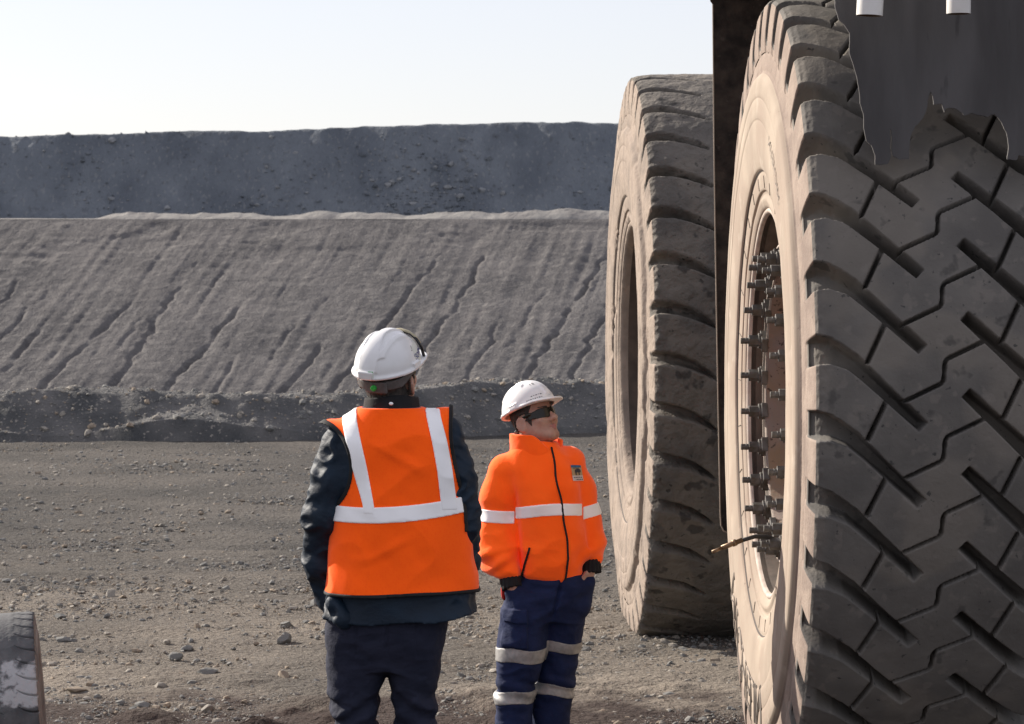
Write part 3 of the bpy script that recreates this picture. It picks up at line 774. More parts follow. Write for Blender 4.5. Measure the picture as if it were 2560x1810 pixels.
    # ---- ragged mud flap hanging in front of the near tyre
    fl = [(1869,-75),(1869,0),(1870.6,22),(1878,46),(1891,58),(1902,75),(1903,97),(1902,119),(1911,146),(1919,173),(1925,209),(1926.5,233),(1934,255),(1935,287),(1941,316),(1952,326),(1960.6,348),
          (1961,369),(1975,370),(1990,367),(1996.5,349),(1993.5,330),(1995,312),(1993,290),(1996.5,292),(1998,315),(1997,332),(2000,349),(2006,352),(2013,357.5),(2036,357),(2037,330),(2041,303),(2049,284.5),(2060,274),(2067.6,265),(2073,252),
          (2076,243),(2078,226),(2084.6,205.5),(2089.5,216),(2091,235),(2099,234),(2110,233),(2113,246),(2115,252),(2119,244),(2125,242),(2135,242.5),(2144,246),(2152,252),(2161,260),(2169,257),(2176,254),(2184,256.5),(2193,259),(2203,260),
          (2212,263),(2219,258),(2227,257),(2236.6,266),(2244,276),(2249,289),(2254,297),(2257,309),(2259,325),(2258.5,340),(2256,357.5),(2278,359),(2282,348),(2296,352),(2315,346),(2350,350),(2390,338),(2440,330),(2460,300),(2470,200),(2475,-75)]
    D0 = 10.2
    pts = []
    rr = random.Random(2)
    for i, (a, c) in enumerate(fl):
        pts.append(((a - 1148) / 6326 * D0, 2.24 - (c - 597) / 6326 * D0))
        if 0 < i < len(fl) - 8:
            a2, c2 = fl[i + 1]
            for q in (0.33, 0.67):
                pts.append(((a + (a2 - a) * q + rr.uniform(-0.7, 0.7) - 1148) / 6326 * D0, 2.24 - (c + (c2 - c) * q + rr.uniform(-0.7, 0.7) - 597) / 6326 * D0))
    sheet('mud_flap', pts, D0, 0.016, M['flap'], T, base, 0.0, label='torn dark rubber flap with a ragged lower edge hanging over the near tyre')
    # ---- straight mud flap behind the near wheel
    D1 = 13.75
    q = [(1591,-110),(1591,4),(1597,12),(1600,300),(1605,600),(1611,900),(1616.5,1150),(1618,1178),(1624,1191),(1634,1195.5),(1800,1197),(2150,1197),(2150,-110)]
    pts = [((a - 1148) / 6326 * D1, 2.24 - (c - 597) / 6326 * D1) for a, c in q]
    sheet('mud_flap', pts, D1, 0.02, M['flap_brown'], T, base, 0.0, label='tall straight muddy flap hanging between the two wheels')
    e = MB(); e.tube([(p[0] - base.x - 0.001, D1 - base.y - 0.004, p[1]) for p in pts[2:10]], 0.0035, 6); e.build('flap_sunlit_edge', M['sidewall'], T)  # pale tube added to stand for the sunlit line along the flap
    # ---- fender deck above, chassis and axles that carry it all
    d = MB(); d.box((1.72 - base.x, 12.0 - base.y, 3.78), (1.75, 3.75, 0.18)); d.build('fender_deck', M['truck_paint'], T, bevel=0.02)
    d = MB(); d.box((2.85 - base.x, 14.4 - base.y, 2.35), (0.45, 8.2, 0.8)); d.build('chassis_rail', M['truck_paint'], T, bevel=0.03)
    d = MB(); d.tube([(1.55 - base.x, 0, 1.672), (2.85 - base.x, 0, 1.9)], 0.28, 16); d.build('axle', M['truck_paint'], T, smooth=True)
    d = MB(); d.tube([(1.45 - base.x, 16.9 - base.y, 1.684), (2.85 - base.x, 16.9 - base.y, 1.75)], 0.4, 16); d.build('axle', M['truck_paint'], T, smooth=True)
    # ---- two white handrail posts coming down in front of the flap
    for (x0, x1, yb, tilt) in ((1917, 1976, 37, 0.03), (2118.5, 2172.5, 33, 0.0)):
        dd = 9.95; c = ((x0 + x1) / 2 - 1148) / 6326 * dd; r = (x1 - x0) / 2 / 6326 * dd; z = 2.24 - (yb - 597) / 6326 * dd
        p = MB()
        A = [(c - base.x, dd - base.y, z), (c - base.x + tilt, dd - base.y, z + 0.62)]
        p.tube(A, r, 28, 0, cap=False)
        p.tube([A[1], A[0]], r * 0.9, 28, 1, cap=False)
        V = [];
        o0 = len(p.v)
        p.f += [(k, (k + 1) % 28, 56 + 28 + (28 - (k + 1)) % 28, 56 + 28 + (28 - k) % 28) for k in range(0)]
        p.tube([(A[0][0], A[0][1], z + 0.05), (A[0][0], A[0][1], z + 0.055)], r * 0.93, 28, 1)
        p.build('handrail_post', [M['white_steel'], M['tube_inside']], T, smooth=True)

def sheet(name, pts, y, th, m, parent, base, wave, label=None):
    import bmesh
    bm = bmesh.new()
    from mathutils.geometry import tessellate_polygon
    vs = [bm.verts.new((x - base.x, y - base.y, z)) for x, z in pts]
    for t in tessellate_polygon([[Vector((x, z, 0)) for x, z in pts]]):
        try: bm.faces.new([vs[i] for i in t])
        except ValueError: pass
    r = bmesh.ops.extrude_face_region(bm, geom=bm.faces[:])
    for v in r['geom']:
        if isinstance(v, bmesh.types.BMVert): v.co.y += th
    if wave:
        for v in bm.verts: v.co.y += wave * math.sin(v.co.x * 5 + 1) * max(0, 3.3 - v.co.z)
    bmesh.ops.recalc_face_normals(bm, faces=bm.faces[:])
    me = bpy.data.meshes.new(name); bm.to_mesh(me); bm.free()
    me.materials.append(m)
    return link(name, me, parent, label=label)
make_truck()

def painted_tread():
    m = mat('painted_tread', (0.12, 0.122, 0.125), 0.85, col2=(0.06, 0.063, 0.068), vscale=12, detail=9, bump=0.5, bscale=90, bdist=0.004)
    N, L = m.node_tree.nodes, m.node_tree.links
    p = N['Principled BSDF']; src = p.inputs['Base Color'].links[0].from_socket
    g = N.new('ShaderNodeNewGeometry')
    sx = N.new('ShaderNodeSeparateXYZ'); L.new(g.outputs['Position'], sx.inputs[0])
    n = N.new('ShaderNodeTexNoise'); n.inputs['Scale'].default_value = 22; n.inputs['Detail'].default_value = 7
    L.new(g.outputs['Position'], n.inputs['Vector'])
    # a daubed band of old white paint across the tread
    a = N.new('ShaderNodeMath'); a.operation = 'MULTIPLY_ADD'; a.inputs[1].default_value = 0.16; L.new(n.outputs['Fac'], a.inputs[0]); L.new(sx.outputs['Z'], a.inputs[2])
    r = N.new('ShaderNodeValToRGB'); e = r.color_ramp.elements
    e[0].position = 0.0; e[0].color = (0, 0, 0, 1); e[1].position = 1.0; e[1].color = (0, 0, 0, 1)
    for pos, c in ((0.495, 0), (0.515, 1), (0.665, 1), (0.695, 0)):
        k = r.color_ramp.elements.new(pos); k.color = (c, c, c, 1)
    L.new(a.outputs[0], r.inputs['Fac'])
    n2 = N.new('ShaderNodeTexNoise'); n2.inputs['Scale'].default_value = 34; n2.inputs['Detail'].default_value = 9
    L.new(g.outputs['Position'], n2.inputs['Vector'])
    b = N.new('ShaderNodeMath'); b.operation = 'MULTIPLY_ADD'; b.inputs[1].default_value = 2.2; b.inputs[2].default_value = 4.43
    L.new(sx.outputs['X'], b.inputs[0])
    c = N.new('ShaderNodeMath'); c.operation = 'ADD'; L.new(n2.outputs['Fac'], c.inputs[0]); L.new(b.outputs[0], c.inputs[1])
    r2 = N.new('ShaderNodeValToRGB'); r2.color_ramp.elements[0].position = 0.24; r2.color_ramp.elements[1].position = 0.42
    L.new(c.outputs[0], r2.inputs['Fac'])
    mu = N.new('ShaderNodeMath'); mu.operation = 'MULTIPLY'; L.new(r.outputs[0], mu.inputs[0]); L.new(r2.outputs[0], mu.inputs[1])
    mx = N.new('ShaderNodeMixRGB'); mx.inputs[2].default_value = (0.42, 0.425, 0.43, 1)
    L.new(mu.outputs[0], mx.inputs[0]); L.new(src, mx.inputs[1]); L.new(mx.outputs[0], p.inputs['Base Color'])
    return m

def make_old_tyre():
    pm = painted_tread()
    t = empty('old_tyre', (-2.088, 11.92, 0.0))
    tag(t, 'small worn tyre standing at the left edge with flaking white paint on its tread', 'tyre')
    t.rotation_euler = (0, math.radians(-4.0), math.radians(8.6))
    side = mat('old_tyre_side', (0.27, 0.23, 0.195), 0.9, col2=(0.15, 0.125, 0.11), vscale=7, bump=0.3, bscale=60, bdist=0.004)
    lug = lug_mesh('tread_lug', 0.42, 0.009, 0.05, 0.7, 1, [pm, side], 6, True)
    for i in range(NP):
        o = link('tread_lug', lug, t, (0, 0, 0.352)); o.rotation_euler = (-2 * math.pi * i / NP, 0, 0)
    k = 0.25
    full = smooth_prof(SIDE, 2); both = np.concatenate([full, (full * (-1, 1))[::-1]])
    link('tyre_sidewall', lathe(both * k, 96, [side], None, 'tyre_sidewall'), t, (0, 0, 0.352))
make_old_tyre()

# ------------------------------------------------------------------ people: distance fields turned into one surface each
def surf_nets(F, lo, h):
    S_ = F < 0
    c = np.zeros(tuple(d - 1 for d in F.shape), dtype=np.uint8)
    nx, ny, nz = c.shape
    corners = [(a, b, d) for a in (0, 1) for b in (0, 1) for d in (0, 1)]
    for a, b, d in corners: c += S_[a:a + nx, b:b + ny, d:d + nz]
    act = (c > 0) & (c < 8)
    idx = np.argwhere(act)
    vid = -np.ones(c.shape, dtype=np.int32); vid[act] = np.arange(len(idx))
    pos = np.zeros((len(idx), 3)); cnt = np.zeros(len(idx))
    for p in corners:
        for ax in range(3):
            if p[ax]: continue
            q = list(p); q[ax] = 1
            fa = F[idx[:, 0] + p[0], idx[:, 1] + p[1], idx[:, 2] + p[2]]
            fb = F[idx[:, 0] + q[0], idx[:, 1] + q[1], idx[:, 2] + q[2]]
            m = (fa < 0) != (fb < 0)
            t = fa[m] / (fa[m] - fb[m])
            pp = np.tile(np.array(p, dtype=float), (m.sum(), 1)); pp[:, ax] = t
            pos[m] += pp; cnt[m] += 1
    V = (idx + pos / cnt[:, None]) * h + np.array(lo)
    Q = []
    for ax in range(3):
        o1, o2 = (ax + 1) % 3, (ax + 2) % 3
        sl0 = [slice(1, -1)] * 3; sl1 = [slice(1, -1)] * 3
        sl0[ax] = slice(0, -1); sl1[ax] = slice(1, None)
        A, Bq = S_[tuple(sl0)], S_[tuple(sl1)]
        e = np.argwhere(A != Bq)
        flip = A[A != Bq]
        e[:, o1] += 1; e[:, o2] += 1
        def cell(d1, d2):
            q = e.copy(); q[:, o1] += d1; q[:, o2] += d2
            return vid[q[:, 0], q[:, 1], q[:, 2]]
        quad = np.stack([cell(-1, -1), cell(0, -1), cell(0, 0), cell(-1, 0)], -1)
        quad[~flip] = quad[~flip][:, ::-1]
        Q.append(quad)
    Q = np.concatenate(Q)
    return V, Q[(Q >= 0).all(1)]

def sdf_mesh(name, f, lo, hi, h, mats, c=4, midx=None):
    lo, hi = np.array(lo, float), np.array(hi, float)
    n = np.ceil((hi - lo) / h).astype(int); n = ((n + c - 1) // c) * c
    H = h * c; m = n // c
    ax = [lo[i] + (np.arange(m[i]) + 0.5) * H - h / 2 for i in range(3)]
    C = np.stack(np.meshgrid(*ax, indexing='ij'), -1).reshape(-1, 3)
    Fc = f(C[:, 0], C[:, 1], C[:, 2]).reshape(m)
    F = np.repeat(np.repeat(np.repeat(Fc, c, 0), c, 1), c, 2).astype(np.float64)
    near = np.abs(Fc) < 2.2 * H
    act = np.argwhere(np.repeat(np.repeat(np.repeat(near, c, 0), c, 1), c, 2))
    P = lo + act * h
    F[act[:, 0], act[:, 1], act[:, 2]] = f(P[:, 0], P[:, 1], P[:, 2])
    F[0] = F[-1] = 1; F[:, 0] = F[:, -1] = 1; F[:, :, 0] = F[:, :, -1] = 1
    V, Q = surf_nets(F, lo, h)
    return mesh_np(name, V, Q, mats=mats if isinstance(mats, list) else [mats])

def smin(a, b, k):
    t = np.clip(0.5 + 0.5 * (b - a) / k, 0, 1)
    return b + (a - b) * t - k * t * (1 - t)
def smax(a, b, k): return -smin(-a, -b, k)
def rcone(x, y, z, a, b, ra, rb, sq=None):
    a, b = np.array(a, float), np.array(b, float); d = b - a
    t = np.clip(((x - a[0]) * d[0] + (y - a[1]) * d[1] + (z - a[2]) * d[2]) / (d @ d), 0, 1)
    return np.sqrt((x - a[0] - t * d[0]) ** 2 + (y - a[1] - t * d[1]) ** 2 + (z - a[2] - t * d[2]) ** 2) - (ra + (rb - ra) * t)
def ell(x, y, z, c, r):
    X, Y, Z = (x - c[0]), (y - c[1]), (z - c[2])
    k0 = np.sqrt((X / r[0]) ** 2 + (Y / r[1]) ** 2 + (Z / r[2]) ** 2); k1 = np.sqrt((X / r[0] ** 2) ** 2 + (Y / r[1] ** 2) ** 2 + (Z / r[2] ** 2) ** 2)
    return k0 * (k0 - 1) / np.maximum(k1, 1e-6)
def chain(x, y, z, pts, k=0.03):
    d = None
    for (p, ra), (q, rb) in zip(pts[:-1], pts[1:]):
        e = rcone(x, y, z, p, q, ra, rb); d = e if d is None else smin(d, e, k)
    return d
def loft(x, y, z, tab, n=2.3, cap=True, grow=0.0):
    """tab rows: z, centre x, centre y, half width, half depth (rising z)"""
    T = np.array(tab)
    cx, cy, a, b = (np.interp(z, T[:, 0], T[:, i]) for i in (1, 2, 3, 4))
    a = a + grow; b = b + grow
    q = (np.abs((x - cx) / a) ** n + np.abs((y - cy) / b) ** n) ** (1 / n)
    d = (q - 1) * np.minimum(a, b)
    if cap: d = np.maximum(d, np.maximum(T[0, 0] - z, z - T[-1, 0]))
    return d
def folds(x, y, z, sx, sy, sz, seed, oct=3):
    """soft cloth creases, sharp valleys"""
    w = 0.35 * noise3(x * 6, y * 6, z * 6, seed + 40)
    n = fbm(x * sx + w, y * sy + w, z * sz + w, oct=oct, seed=seed)
    return 0.6 * (1 - np.abs(n) * 2.4) + 0.4 * n

class Frame:
    """head frame: +x face forward, +y the person's left, +z up"""
    def __init__(s, c, yaw, pitch, roll=0, k=1.0):
        s.k = k
        s.c = np.array(c, float)
        s.R = np.array(Matrix.Rotation(math.radians(yaw), 3, 'Z') @ Matrix.Rotation(-math.radians(pitch), 3, 'Y') @ Matrix.Rotation(math.radians(roll), 3, 'X'))
    def local(s, x, y, z):
        P = np.stack([x - s.c[0], y - s.c[1], z - s.c[2]], -1) @ s.R / s.k
        return P[..., 0], P[..., 1], P[..., 2]
    def world(s, V): return (np.asarray(V) * s.k) @ s.R.T + s.c

def head_sdf(x, y, z, wide=1.0):
    y = y / wide
    ya = np.abs(y)
    d = ell(x, y, z, (-0.012, 0, 0.045), (0.098, 0.076, 0.10))
    d = smin(d, ell(x, y, z, (0.022, 0, -0.02), (0.068, 0.064, 0.085)), 0.03)
    d = smin(d, rcone(x, ya, z, (-0.005, 0.052, -0.05), (0.066, 0.016, -0.092), 0.026, 0.018), 0.035)   # jaw
    d = smin(d, ell(x, y, z, (0.072, 0, -0.092), (0.02, 0.022, 0.018)), 0.02)                            # chin
    d = smin(d, ell(x, ya, z, (0.058, 0.038, -0.022), (0.024, 0.024, 0.022)), 0.02)                      # cheek
    d = smin(d, rcone(x, y, z, (0.083, 0, 0.012), (0.110, 0, -0.025), 0.0085, 0.0138), 0.010)             # nose
    d = smin(d, ell(x, ya, z, (0.094, 0.013, -0.029), (0.012, 0.009, 0.009)), 0.008)
    d = smin(d, rcone(x, ya, z, (0.086, 0.008, 0.026), (0.070, 0.045, 0.024), 0.008, 0.008), 0.014)      # brow
    d = smax(d, -ell(x, ya, z, (0.092, 0.032, 0.006), (0.014, 0.017, 0.010)), 0.008)                     # eye socket
    d = smin(d, ell(x, ya, z, (0.076, 0.031, 0.005), (0.012, 0.014, 0.011)), 0.004)                      # eye
    d = smin(d, rcone(x, ya, z, (0.094, 0.0, -0.055), (0.080, 0.022, -0.058), 0.0065, 0.004), 0.006)     # lips
    d = smin(d, rcone(x, ya, z, (0.091, 0.0, -0.067), (0.080, 0.018, -0.063), 0.0075, 0.004), 0.006)
    d = smax(d, -rcone(x, ya, z, (0.104, 0.0, -0.061), (0.088, 0.021, -0.061), 0.0035, 0.002), 0.003)
    # ears
    ex, ez = x + 0.008, z - (-0.012)
    r = np.sqrt((ex / 0.022) ** 2 + (ez / 0.034) ** 2)
    e = np.maximum((r - 1) * 0.022, np.abs(ya - (0.079 + 0.55 * np.maximum(0, -(ex - 0.012)))) - 0.0065)
    e = smax(e, -ell(x, ya, z, (-0.004, 0.096, -0.012), (0.011, 0.010, 0.020)), 0.005)
    d = smin(d, e, 0.008)
    return d

def helmet_parts(fr, parent, label, extra, back=0.0, hs=0.955, down=0.0):
    c = (0.0, 0, 0.058)
    def dome(x, y, z, g=0.0):
        zz = z - 0.002 * np.cos(x * 20)
        return ell(x, y, zz, c, (0.139 + g, 0.112 + g, 0.124 + g))
    def f(x, y, z):
        d = dome(x, y, z)
        # raised ridges over the crown
        ridge = rcone(x, np.abs(y) * 1.0, z, (0, 0, 0), (0, 0, 0.1), 1, 1) * 0 + np.maximum(np.abs(y) - 0.016 - 0.02 * ss(0.0, 0.12, -x), dome(x, y, z, 0.0075))
        d = smin(d, np.maximum(ridge, -(z - 0.085)), 0.010)
        for sg in (1, -1):
            ang = np.abs(y - sg * (0.050 + 0.12 * (x + 0.05) * 0.6))
            side = np.maximum(np.maximum(ang - 0.007, dome(x, y, z, 0.0045)), np.maximum(x - 0.05, -(z - 0.13)))
            d = smin(d, side, 0.009)
        d = np.maximum(d, 0.055 - z)
        # rim all round, running out into the peak at the front
        fx = ss(0.0, 0.13, x)
        rx, ry = 0.147 + 0.040 * fx, 0.121 + 0.0 * fx
        q = np.sqrt((x / rx) ** 2 + (y / ry) ** 2)
        zr = 0.058 - 0.010 * ss(0.10, 0.19, x) + 0.004 * ss(0, -0.14, x)
        rim = np.maximum((q - 1) * 0.12, np.abs(z - zr) - 0.0045)
        d = smin(d, rim, 0.010)
        # slots for ear muffs at the sides and the rear block
        blk = np.maximum.reduce([np.abs(x + 0.140) - 0.010, np.abs(y) - 0.030, np.abs(z - 0.075) - 0.014])
        d = smin(d, blk, 0.006)
        sl = np.maximum.reduce([np.abs(x - 0.01) - 0.020, np.abs(np.abs(y) - 0.113) - 0.008, np.abs(z - 0.071) - 0.010])
        d = smin(d, sl, 0.008)
        # hollow underneath
        d = smax(d, -np.maximum(dome(x, y, z, -0.010), z - 0.4), 0.002)
        return d
    me = sdf_mesh('helmet', f, (-0.17, -0.14, 0.02), (0.21, 0.14, 0.22), 0.0032, M['helmet'])
    V = np.zeros(len(me.vertices) * 3, dtype=np.float32); me.vertices.foreach_get('co', V)
    V = V.reshape(-1, 3) * hs + np.array([back, 0, 0.0025 - down])
    me.vertices.foreach_set('co', fr.world(V).astype(np.float32).ravel()); me.update()
    hel = link('helmet', me, None, label=None)
    hel.parent = parent
    def on_dome(u, v, a0, e0, lift):
        """u along the rim, v up, in metres, onto the dome"""
        a = a0 + u / 0.125; e = e0 + v / 0.125
        r = np.array([0.139, 0.112, 0.124]) + lift
        dx, dy, dz = np.cos(e) * np.cos(a), np.cos(e) * np.sin(a), np.sin(e)
        k = 1 / np.sqrt((dx / r[0]) ** 2 + (dy / r[1]) ** 2 + (dz / r[2]) ** 2)
        return fr.world(np.stack([dx * k, dy * k, dz * k + c[2]], -1) * hs + np.array([back, 0, 0.0025 - down]))
    def decal(name, poly_u, poly_v, a0, e0, lift, m):
        u = np.linspace(0, 1, 9); A, B_ = np.meshgrid(u, u, indexing='ij')
        U = poly_u[0] + (poly_u[1] - poly_u[0]) * A; Vv = poly_v[0] + (poly_v[1] - poly_v[0]) * B_
        P = on_dome(U.ravel(), Vv.ravel(), a0, e0, lift)
        link(name, mesh_np(name, P, grid_quads(9, 9), mats=[m]), hel)
    def write(txt, size, a0, e0, lift, m, name='lettering', rot=0.0):
        me, co = text_outline_mesh(txt, size, None)
        u, v = co[:, 0], co[:, 1]
        cr, sr = math.cos(rot), math.sin(rot)
        P = on_dome(-(0) + (u * cr - v * sr) * 1.0, u * sr + v * cr, a0, e0, lift)
        me.vertices.foreach_set('co', P.astype(np.float32).ravel()); me.materials.clear(); me.materials.append(m); me.update()
        link(name, me, hel)
    extra(hel, decal, write, on_dome)
    return hel

def glasses(fr, parent):
    def f(x, y, z):
        ya = np.abs(y)
        R = np.sqrt(((x + 0.02) / 1.0) ** 2 + (y / 0.78) ** 2)
        wrap = np.abs(R - 0.116) - 0.0035
        low = -0.020 + 0.016 * ss(0.014, 0.0, ya) + 0.006 * ss(0.05, 0.075, ya)
        hi = 0.024 - 0.009 * ss(0.045, 0.08, ya)
        d = np.maximum.reduce([wrap, low - (z - 0.004), (z - 0.004) - hi, 0.034 - x])
        arm = np.maximum.reduce([np.abs(ya - 0.0795) - 0.0035, np.abs(z - 0.015 + 0.06 * np.maximum(0, 0.02 - x) * 0.5) - 0.0065, x - 0.05, -0.02 - x])
        return np.minimum(d, arm)
    me = sdf_mesh('sunglasses', f, (-0.04, -0.10, -0.04), (0.12, 0.10, 0.05), 0.0024, M['lens'])
    V = np.zeros(len(me.vertices) * 3, dtype=np.float32); me.vertices.foreach_get('co', V)
    me.vertices.foreach_set('co', fr.world(V.reshape(-1, 3)).astype(np.float32).ravel()); me.update()
    return link('sunglasses', me, parent)

def hair(fr, parent, wide, nape, side, neck=None):
    def f(x, y, z):
        ya = np.abs(y / wide)
        d = head_sdf(x, y, z, wide)
        if neck:
            P = fr.world(np.stack([x, y, z], -1)); d = smin(d, rcone(P[:, 0], P[:, 1], P[:, 2], *neck), 0.03)
        d = d - 0.006 - 0.002 * fbm(x * 160, y * 160, z * 60, oct=2, seed=3)
        back = (x + 0.008) - 0.9 * (z - 0.0) * ss(0.0, 0.06, z)
        d = np.maximum(d, np.maximum(x - 0.030 - 0.6 * np.maximum(0, z - 0.02), nape - z - 0.15 * np.maximum(0, x + 0.02)))
        d = np.maximum(d, -np.maximum.reduce([np.abs(x + 0.004) - 0.027, z - 0.029, 0.062 - ya]))
        d = np.maximum(d, np.where(x > -0.004, -0.022 - z, -1))
        return d
    me = sdf_mesh('hair', f, (-0.14, -0.11, -0.14), (0.12, 0.11, 0.17), 0.0035, M['hair'])
    V = np.zeros(len(me.vertices) * 3, dtype=np.float32); me.vertices.foreach_get('co', V)
    me.vertices.foreach_set('co', fr.world(V.reshape(-1, 3)).astype(np.float32).ravel()); me.update()
    return link('hair', me, parent)

def hand_sdf(x, y, z, wrist, palm, knuckle_dir, across, s=1.0):
    """palm with five separate, unequal, slightly curled fingers"""
    w, p = np.array(wrist, float), np.array(palm, float)
    kd, ac = np.array(knuckle_dir, float), np.array(across, float)
    kd /= np.linalg.norm(kd); ac /= np.linalg.norm(ac); nrm = np.cross(kd, ac)
    d = rcone(x, y, z, w, p, 0.026 * s, 0.024 * s)
    for i in (-1.2, -0.4, 0.4, 1.2):
        d = smin(d, rcone(x, y, z, w + (p - w) * 0.4 + ac * 0.010 * i, p + ac * 0.017 * i + kd * 0.02, 0.016 * s, 0.011 * s), 0.012)
    for i, L in zip((-1.35, -0.45, 0.45, 1.35), (0.062, 0.072, 0.070, 0.052)):
        a = p + ac * 0.018 * i + kd * 0.025
        b = a + kd * L * 0.5 + nrm * L * 0.15; e = b + kd * L * 0.38 + nrm * L * 0.34
        d = np.minimum(d, chain(x, y, z, [(a, 0.0095 * s), (b, 0.0088 * s), (e, 0.0072 * s)], 0.004))
    a = w + (p - w) * 0.35 - ac * 0.022; b = a - ac * 0.022 + kd * 0.03; e = b + kd * 0.034 + nrm * 0.008
    return smin(d, chain(x, y, z, [(a, 0.014 * s), (b, 0.0105 * s), (e, 0.0085 * s)], 0.008), 0.008)

def put(name, parent, f, lo, hi, h, m, label=None):
    me = sdf_mesh(name, f, lo, hi, h, m)
    return link(name, me, parent, label=label)

# ---------------- the man in the vest, seen from behind
def man_vest():
    root = empty('person', (-0.418, 9.84, 0.18))
    tag(root, 'person from behind in an orange mesh safety vest over a dark jacket, white helmet', 'person', 'two workers looking up at the truck')
    fr = Frame((-0.012, 0.035, 1.668), 59, 19, 5)
    torso = soften([(0.80, 0.03, 0, 0.255, 0.190), (0.93, 0.03, 0, 0.245, 0.178), (1.05, 0.03, 0, 0.225, 0.155), (1.2, 0.026, 0, 0.218, 0.148), (1.35, 0.02, 0, 0.216, 0.138),
                    (1.46, 0.005, 0.0, 0.205, 0.12), (1.52, -0.003, 0.005, 0.17, 0.098), (1.555, -0.003, 0.01, 0.115, 0.085), (1.60, -0.003, 0.015, 0.075, 0.072)])
    armL = [((-0.170, 0.0, 1.445), 0.070), ((-0.212, -0.035, 1.31), 0.061), ((-0.243, -0.03, 1.18), 0.057), ((-0.248, 0.02, 1.03), 0.053), ((-0.222, 0.08, 0.90), 0.046)]
    armR = [((0.166, 0.0, 1.475), 0.070), ((0.220, -0.01, 1.33), 0.059), ((0.248, -0.005, 1.17), 0.053), ((0.238, 0.085, 1.03), 0.054), ((0.205, 0.12, 0.92), 0.044)]
    legL = soften([(0.06, -0.125, 0.0, 0.075, 0.08), (0.42, -0.125, -0.01, 0.072, 0.085), (0.47, -0.127, -0.01, 0.072, 0.087), (0.53, -0.137, -0.01, 0.078, 0.092), (0.58, -0.132, -0.005, 0.089, 0.10), (0.65, -0.124, 0, 0.106, 0.118), (0.76, -0.12, 0, 0.109, 0.14), (0.86, -0.11, 0, 0.11, 0.14)])
    legR = soften([(0.06, 0.085, 0.0, 0.075, 0.08), (0.42, 0.082, 0.0, 0.068, 0.085), (0.47, 0.080, 0.0, 0.068, 0.087), (0.53, 0.070, 0, 0.072, 0.092), (0.58, 0.073, 0, 0.079, 0.10), (0.65, 0.077, 0, 0.092, 0.118), (0.76, 0.078, 0, 0.104, 0.14), (0.86, 0.075, 0, 0.11, 0.14)])
    hips = soften([(0.66, -0.02, 0, 0.12, 0.12), (0.74, -0.02, 0, 0.190, 0.15), (0.83, -0.016, 0, 0.208, 0.16), (0.95, 0.0, 0, 0.205, 0.15)])

    def body(x, y, z):
        hx, hy, hz = fr.local(x, y, z)
        d = head_sdf(hx, hy, hz, 1.13)
        neck = rcone(x, y, z, (-0.003, 0.0, 1.48), (-0.012, 0.02, 1.64), 0.066, 0.060)
        d = smin(d, neck, 0.03)
        d = smin(d, np.maximum(loft(x, y, z, torso, grow=-0.05), 0.97 - z), 0.03)
        for arm in (armL, armR):
            d = smin(d, chain(x, y, z, [(p, r - 0.024) for p, r in arm]), 0.02)
        d = smin(d, smin(loft(x, y, z, legL, grow=-0.026), loft(x, y, z, legR, grow=-0.026), 0.03), 0.04)
        d = smin(d, loft(x, y, z, hips, grow=-0.03), 0.04)
        d = smin(d, hand_sdf(x, y, z, (-0.215, 0.07, 0.90), (-0.175, 0.06, 0.835), (0.5, -0.1, -0.85), (0.1, 0.95, 0.2), 0.85), 0.01)
        d = smin(d, hand_sdf(x, y, z, (0.200, 0.10, 0.92), (0.155, 0.07, 0.85), (-0.5, -0.1, -0.85), (-0.1, 0.95, 0.2), 0.85), 0.01)
        for sx in (-0.125, 0.085):
            d = smin(d, ell(x, y, z, (sx, 0.06, 0.04), (0.045, 0.12, 0.035)), 0.03)
        return d
    put('body', root, body, (-0.36, -0.22, -0.0), (0.36, 0.24, 1.86), 0.005, M['skin'])

    def trousers(x, y, z):
        d = smin(loft(x, y, z, legL, 2.2), loft(x, y, z, legR, 2.2), 0.02)
        d = smin(d, loft(x, y, z, hips, 2.3), 0.03)
        seam = 0.010 * np.exp(-((x + 0.012) / 0.006) ** 2) * ss(0.70, 0.76, z)
        kn = ss(0.66, 0.50, z)
        fo = folds(x, y, z, 9, 9, 17, 5) * (0.006 + 0.010 * kn)
        fo2 = 0.007 * np.sin((z * 1.0 + 0.55 * np.abs(x + 0.015) + 0.03 * noise3(x * 9, y * 9, z * 9, 4)) * 85) * ss(0.62, 0.52, z) * ss(0.40, 0.48, z)
        drape = 0.008 * fbm(x * 9 - z * 5, y * 8, z * 3, oct=3, seed=15)
        pk = 0.004 * ss(0.006, 0.0, np.abs(np.abs(x + 0.016) - 0.105)) * ss(0.70, 0.72, z)
        return d - fo - fo2 - drape + seam * 0.8 + pk
    put('trousers', root, trousers, (-0.30, -0.24, 0.03), (0.27, 0.24, 0.97), 0.005, M['pants_dark'])

    def jacket(x, y, z, bare=False):
        d = loft(x, y, z, torso, 2.5)
        for arm in (armL, armR):
            d = smin(d, chain(x, y, z, arm, 0.04), 0.025)
        ar = ss(0.17, 0.23, np.abs(x - 0.01))
        fo = folds(x, y, z, 8, 10, 15, 22) * (0.004 + 0.009 * ar)
        fo = fo + 0.006 * ar * (1 - np.abs(noise3(x * 12 + z * 14, y * 14, z * 17 - x * 14, 81)) * 2.4)
        hem = 0.80 + 0.03 + 0.030 * ss(0.12, 0.29, x) + 0.006 * np.sin(x * 19)
        d = d - fo
        d = d - 0.02 * ss(0.90, 0.83, z) * (0.4 + 0.6 * np.sin(x * 16 + 2) * np.sin(y * 9))
        return np.maximum(d, hem - z)
    put('jacket', root, lambda x, y, z: np.maximum(jacket(x, y, z), z - 1.57), (-0.38, -0.25, 0.78), (0.38, 0.25, 1.60), 0.005, M['nylon'])

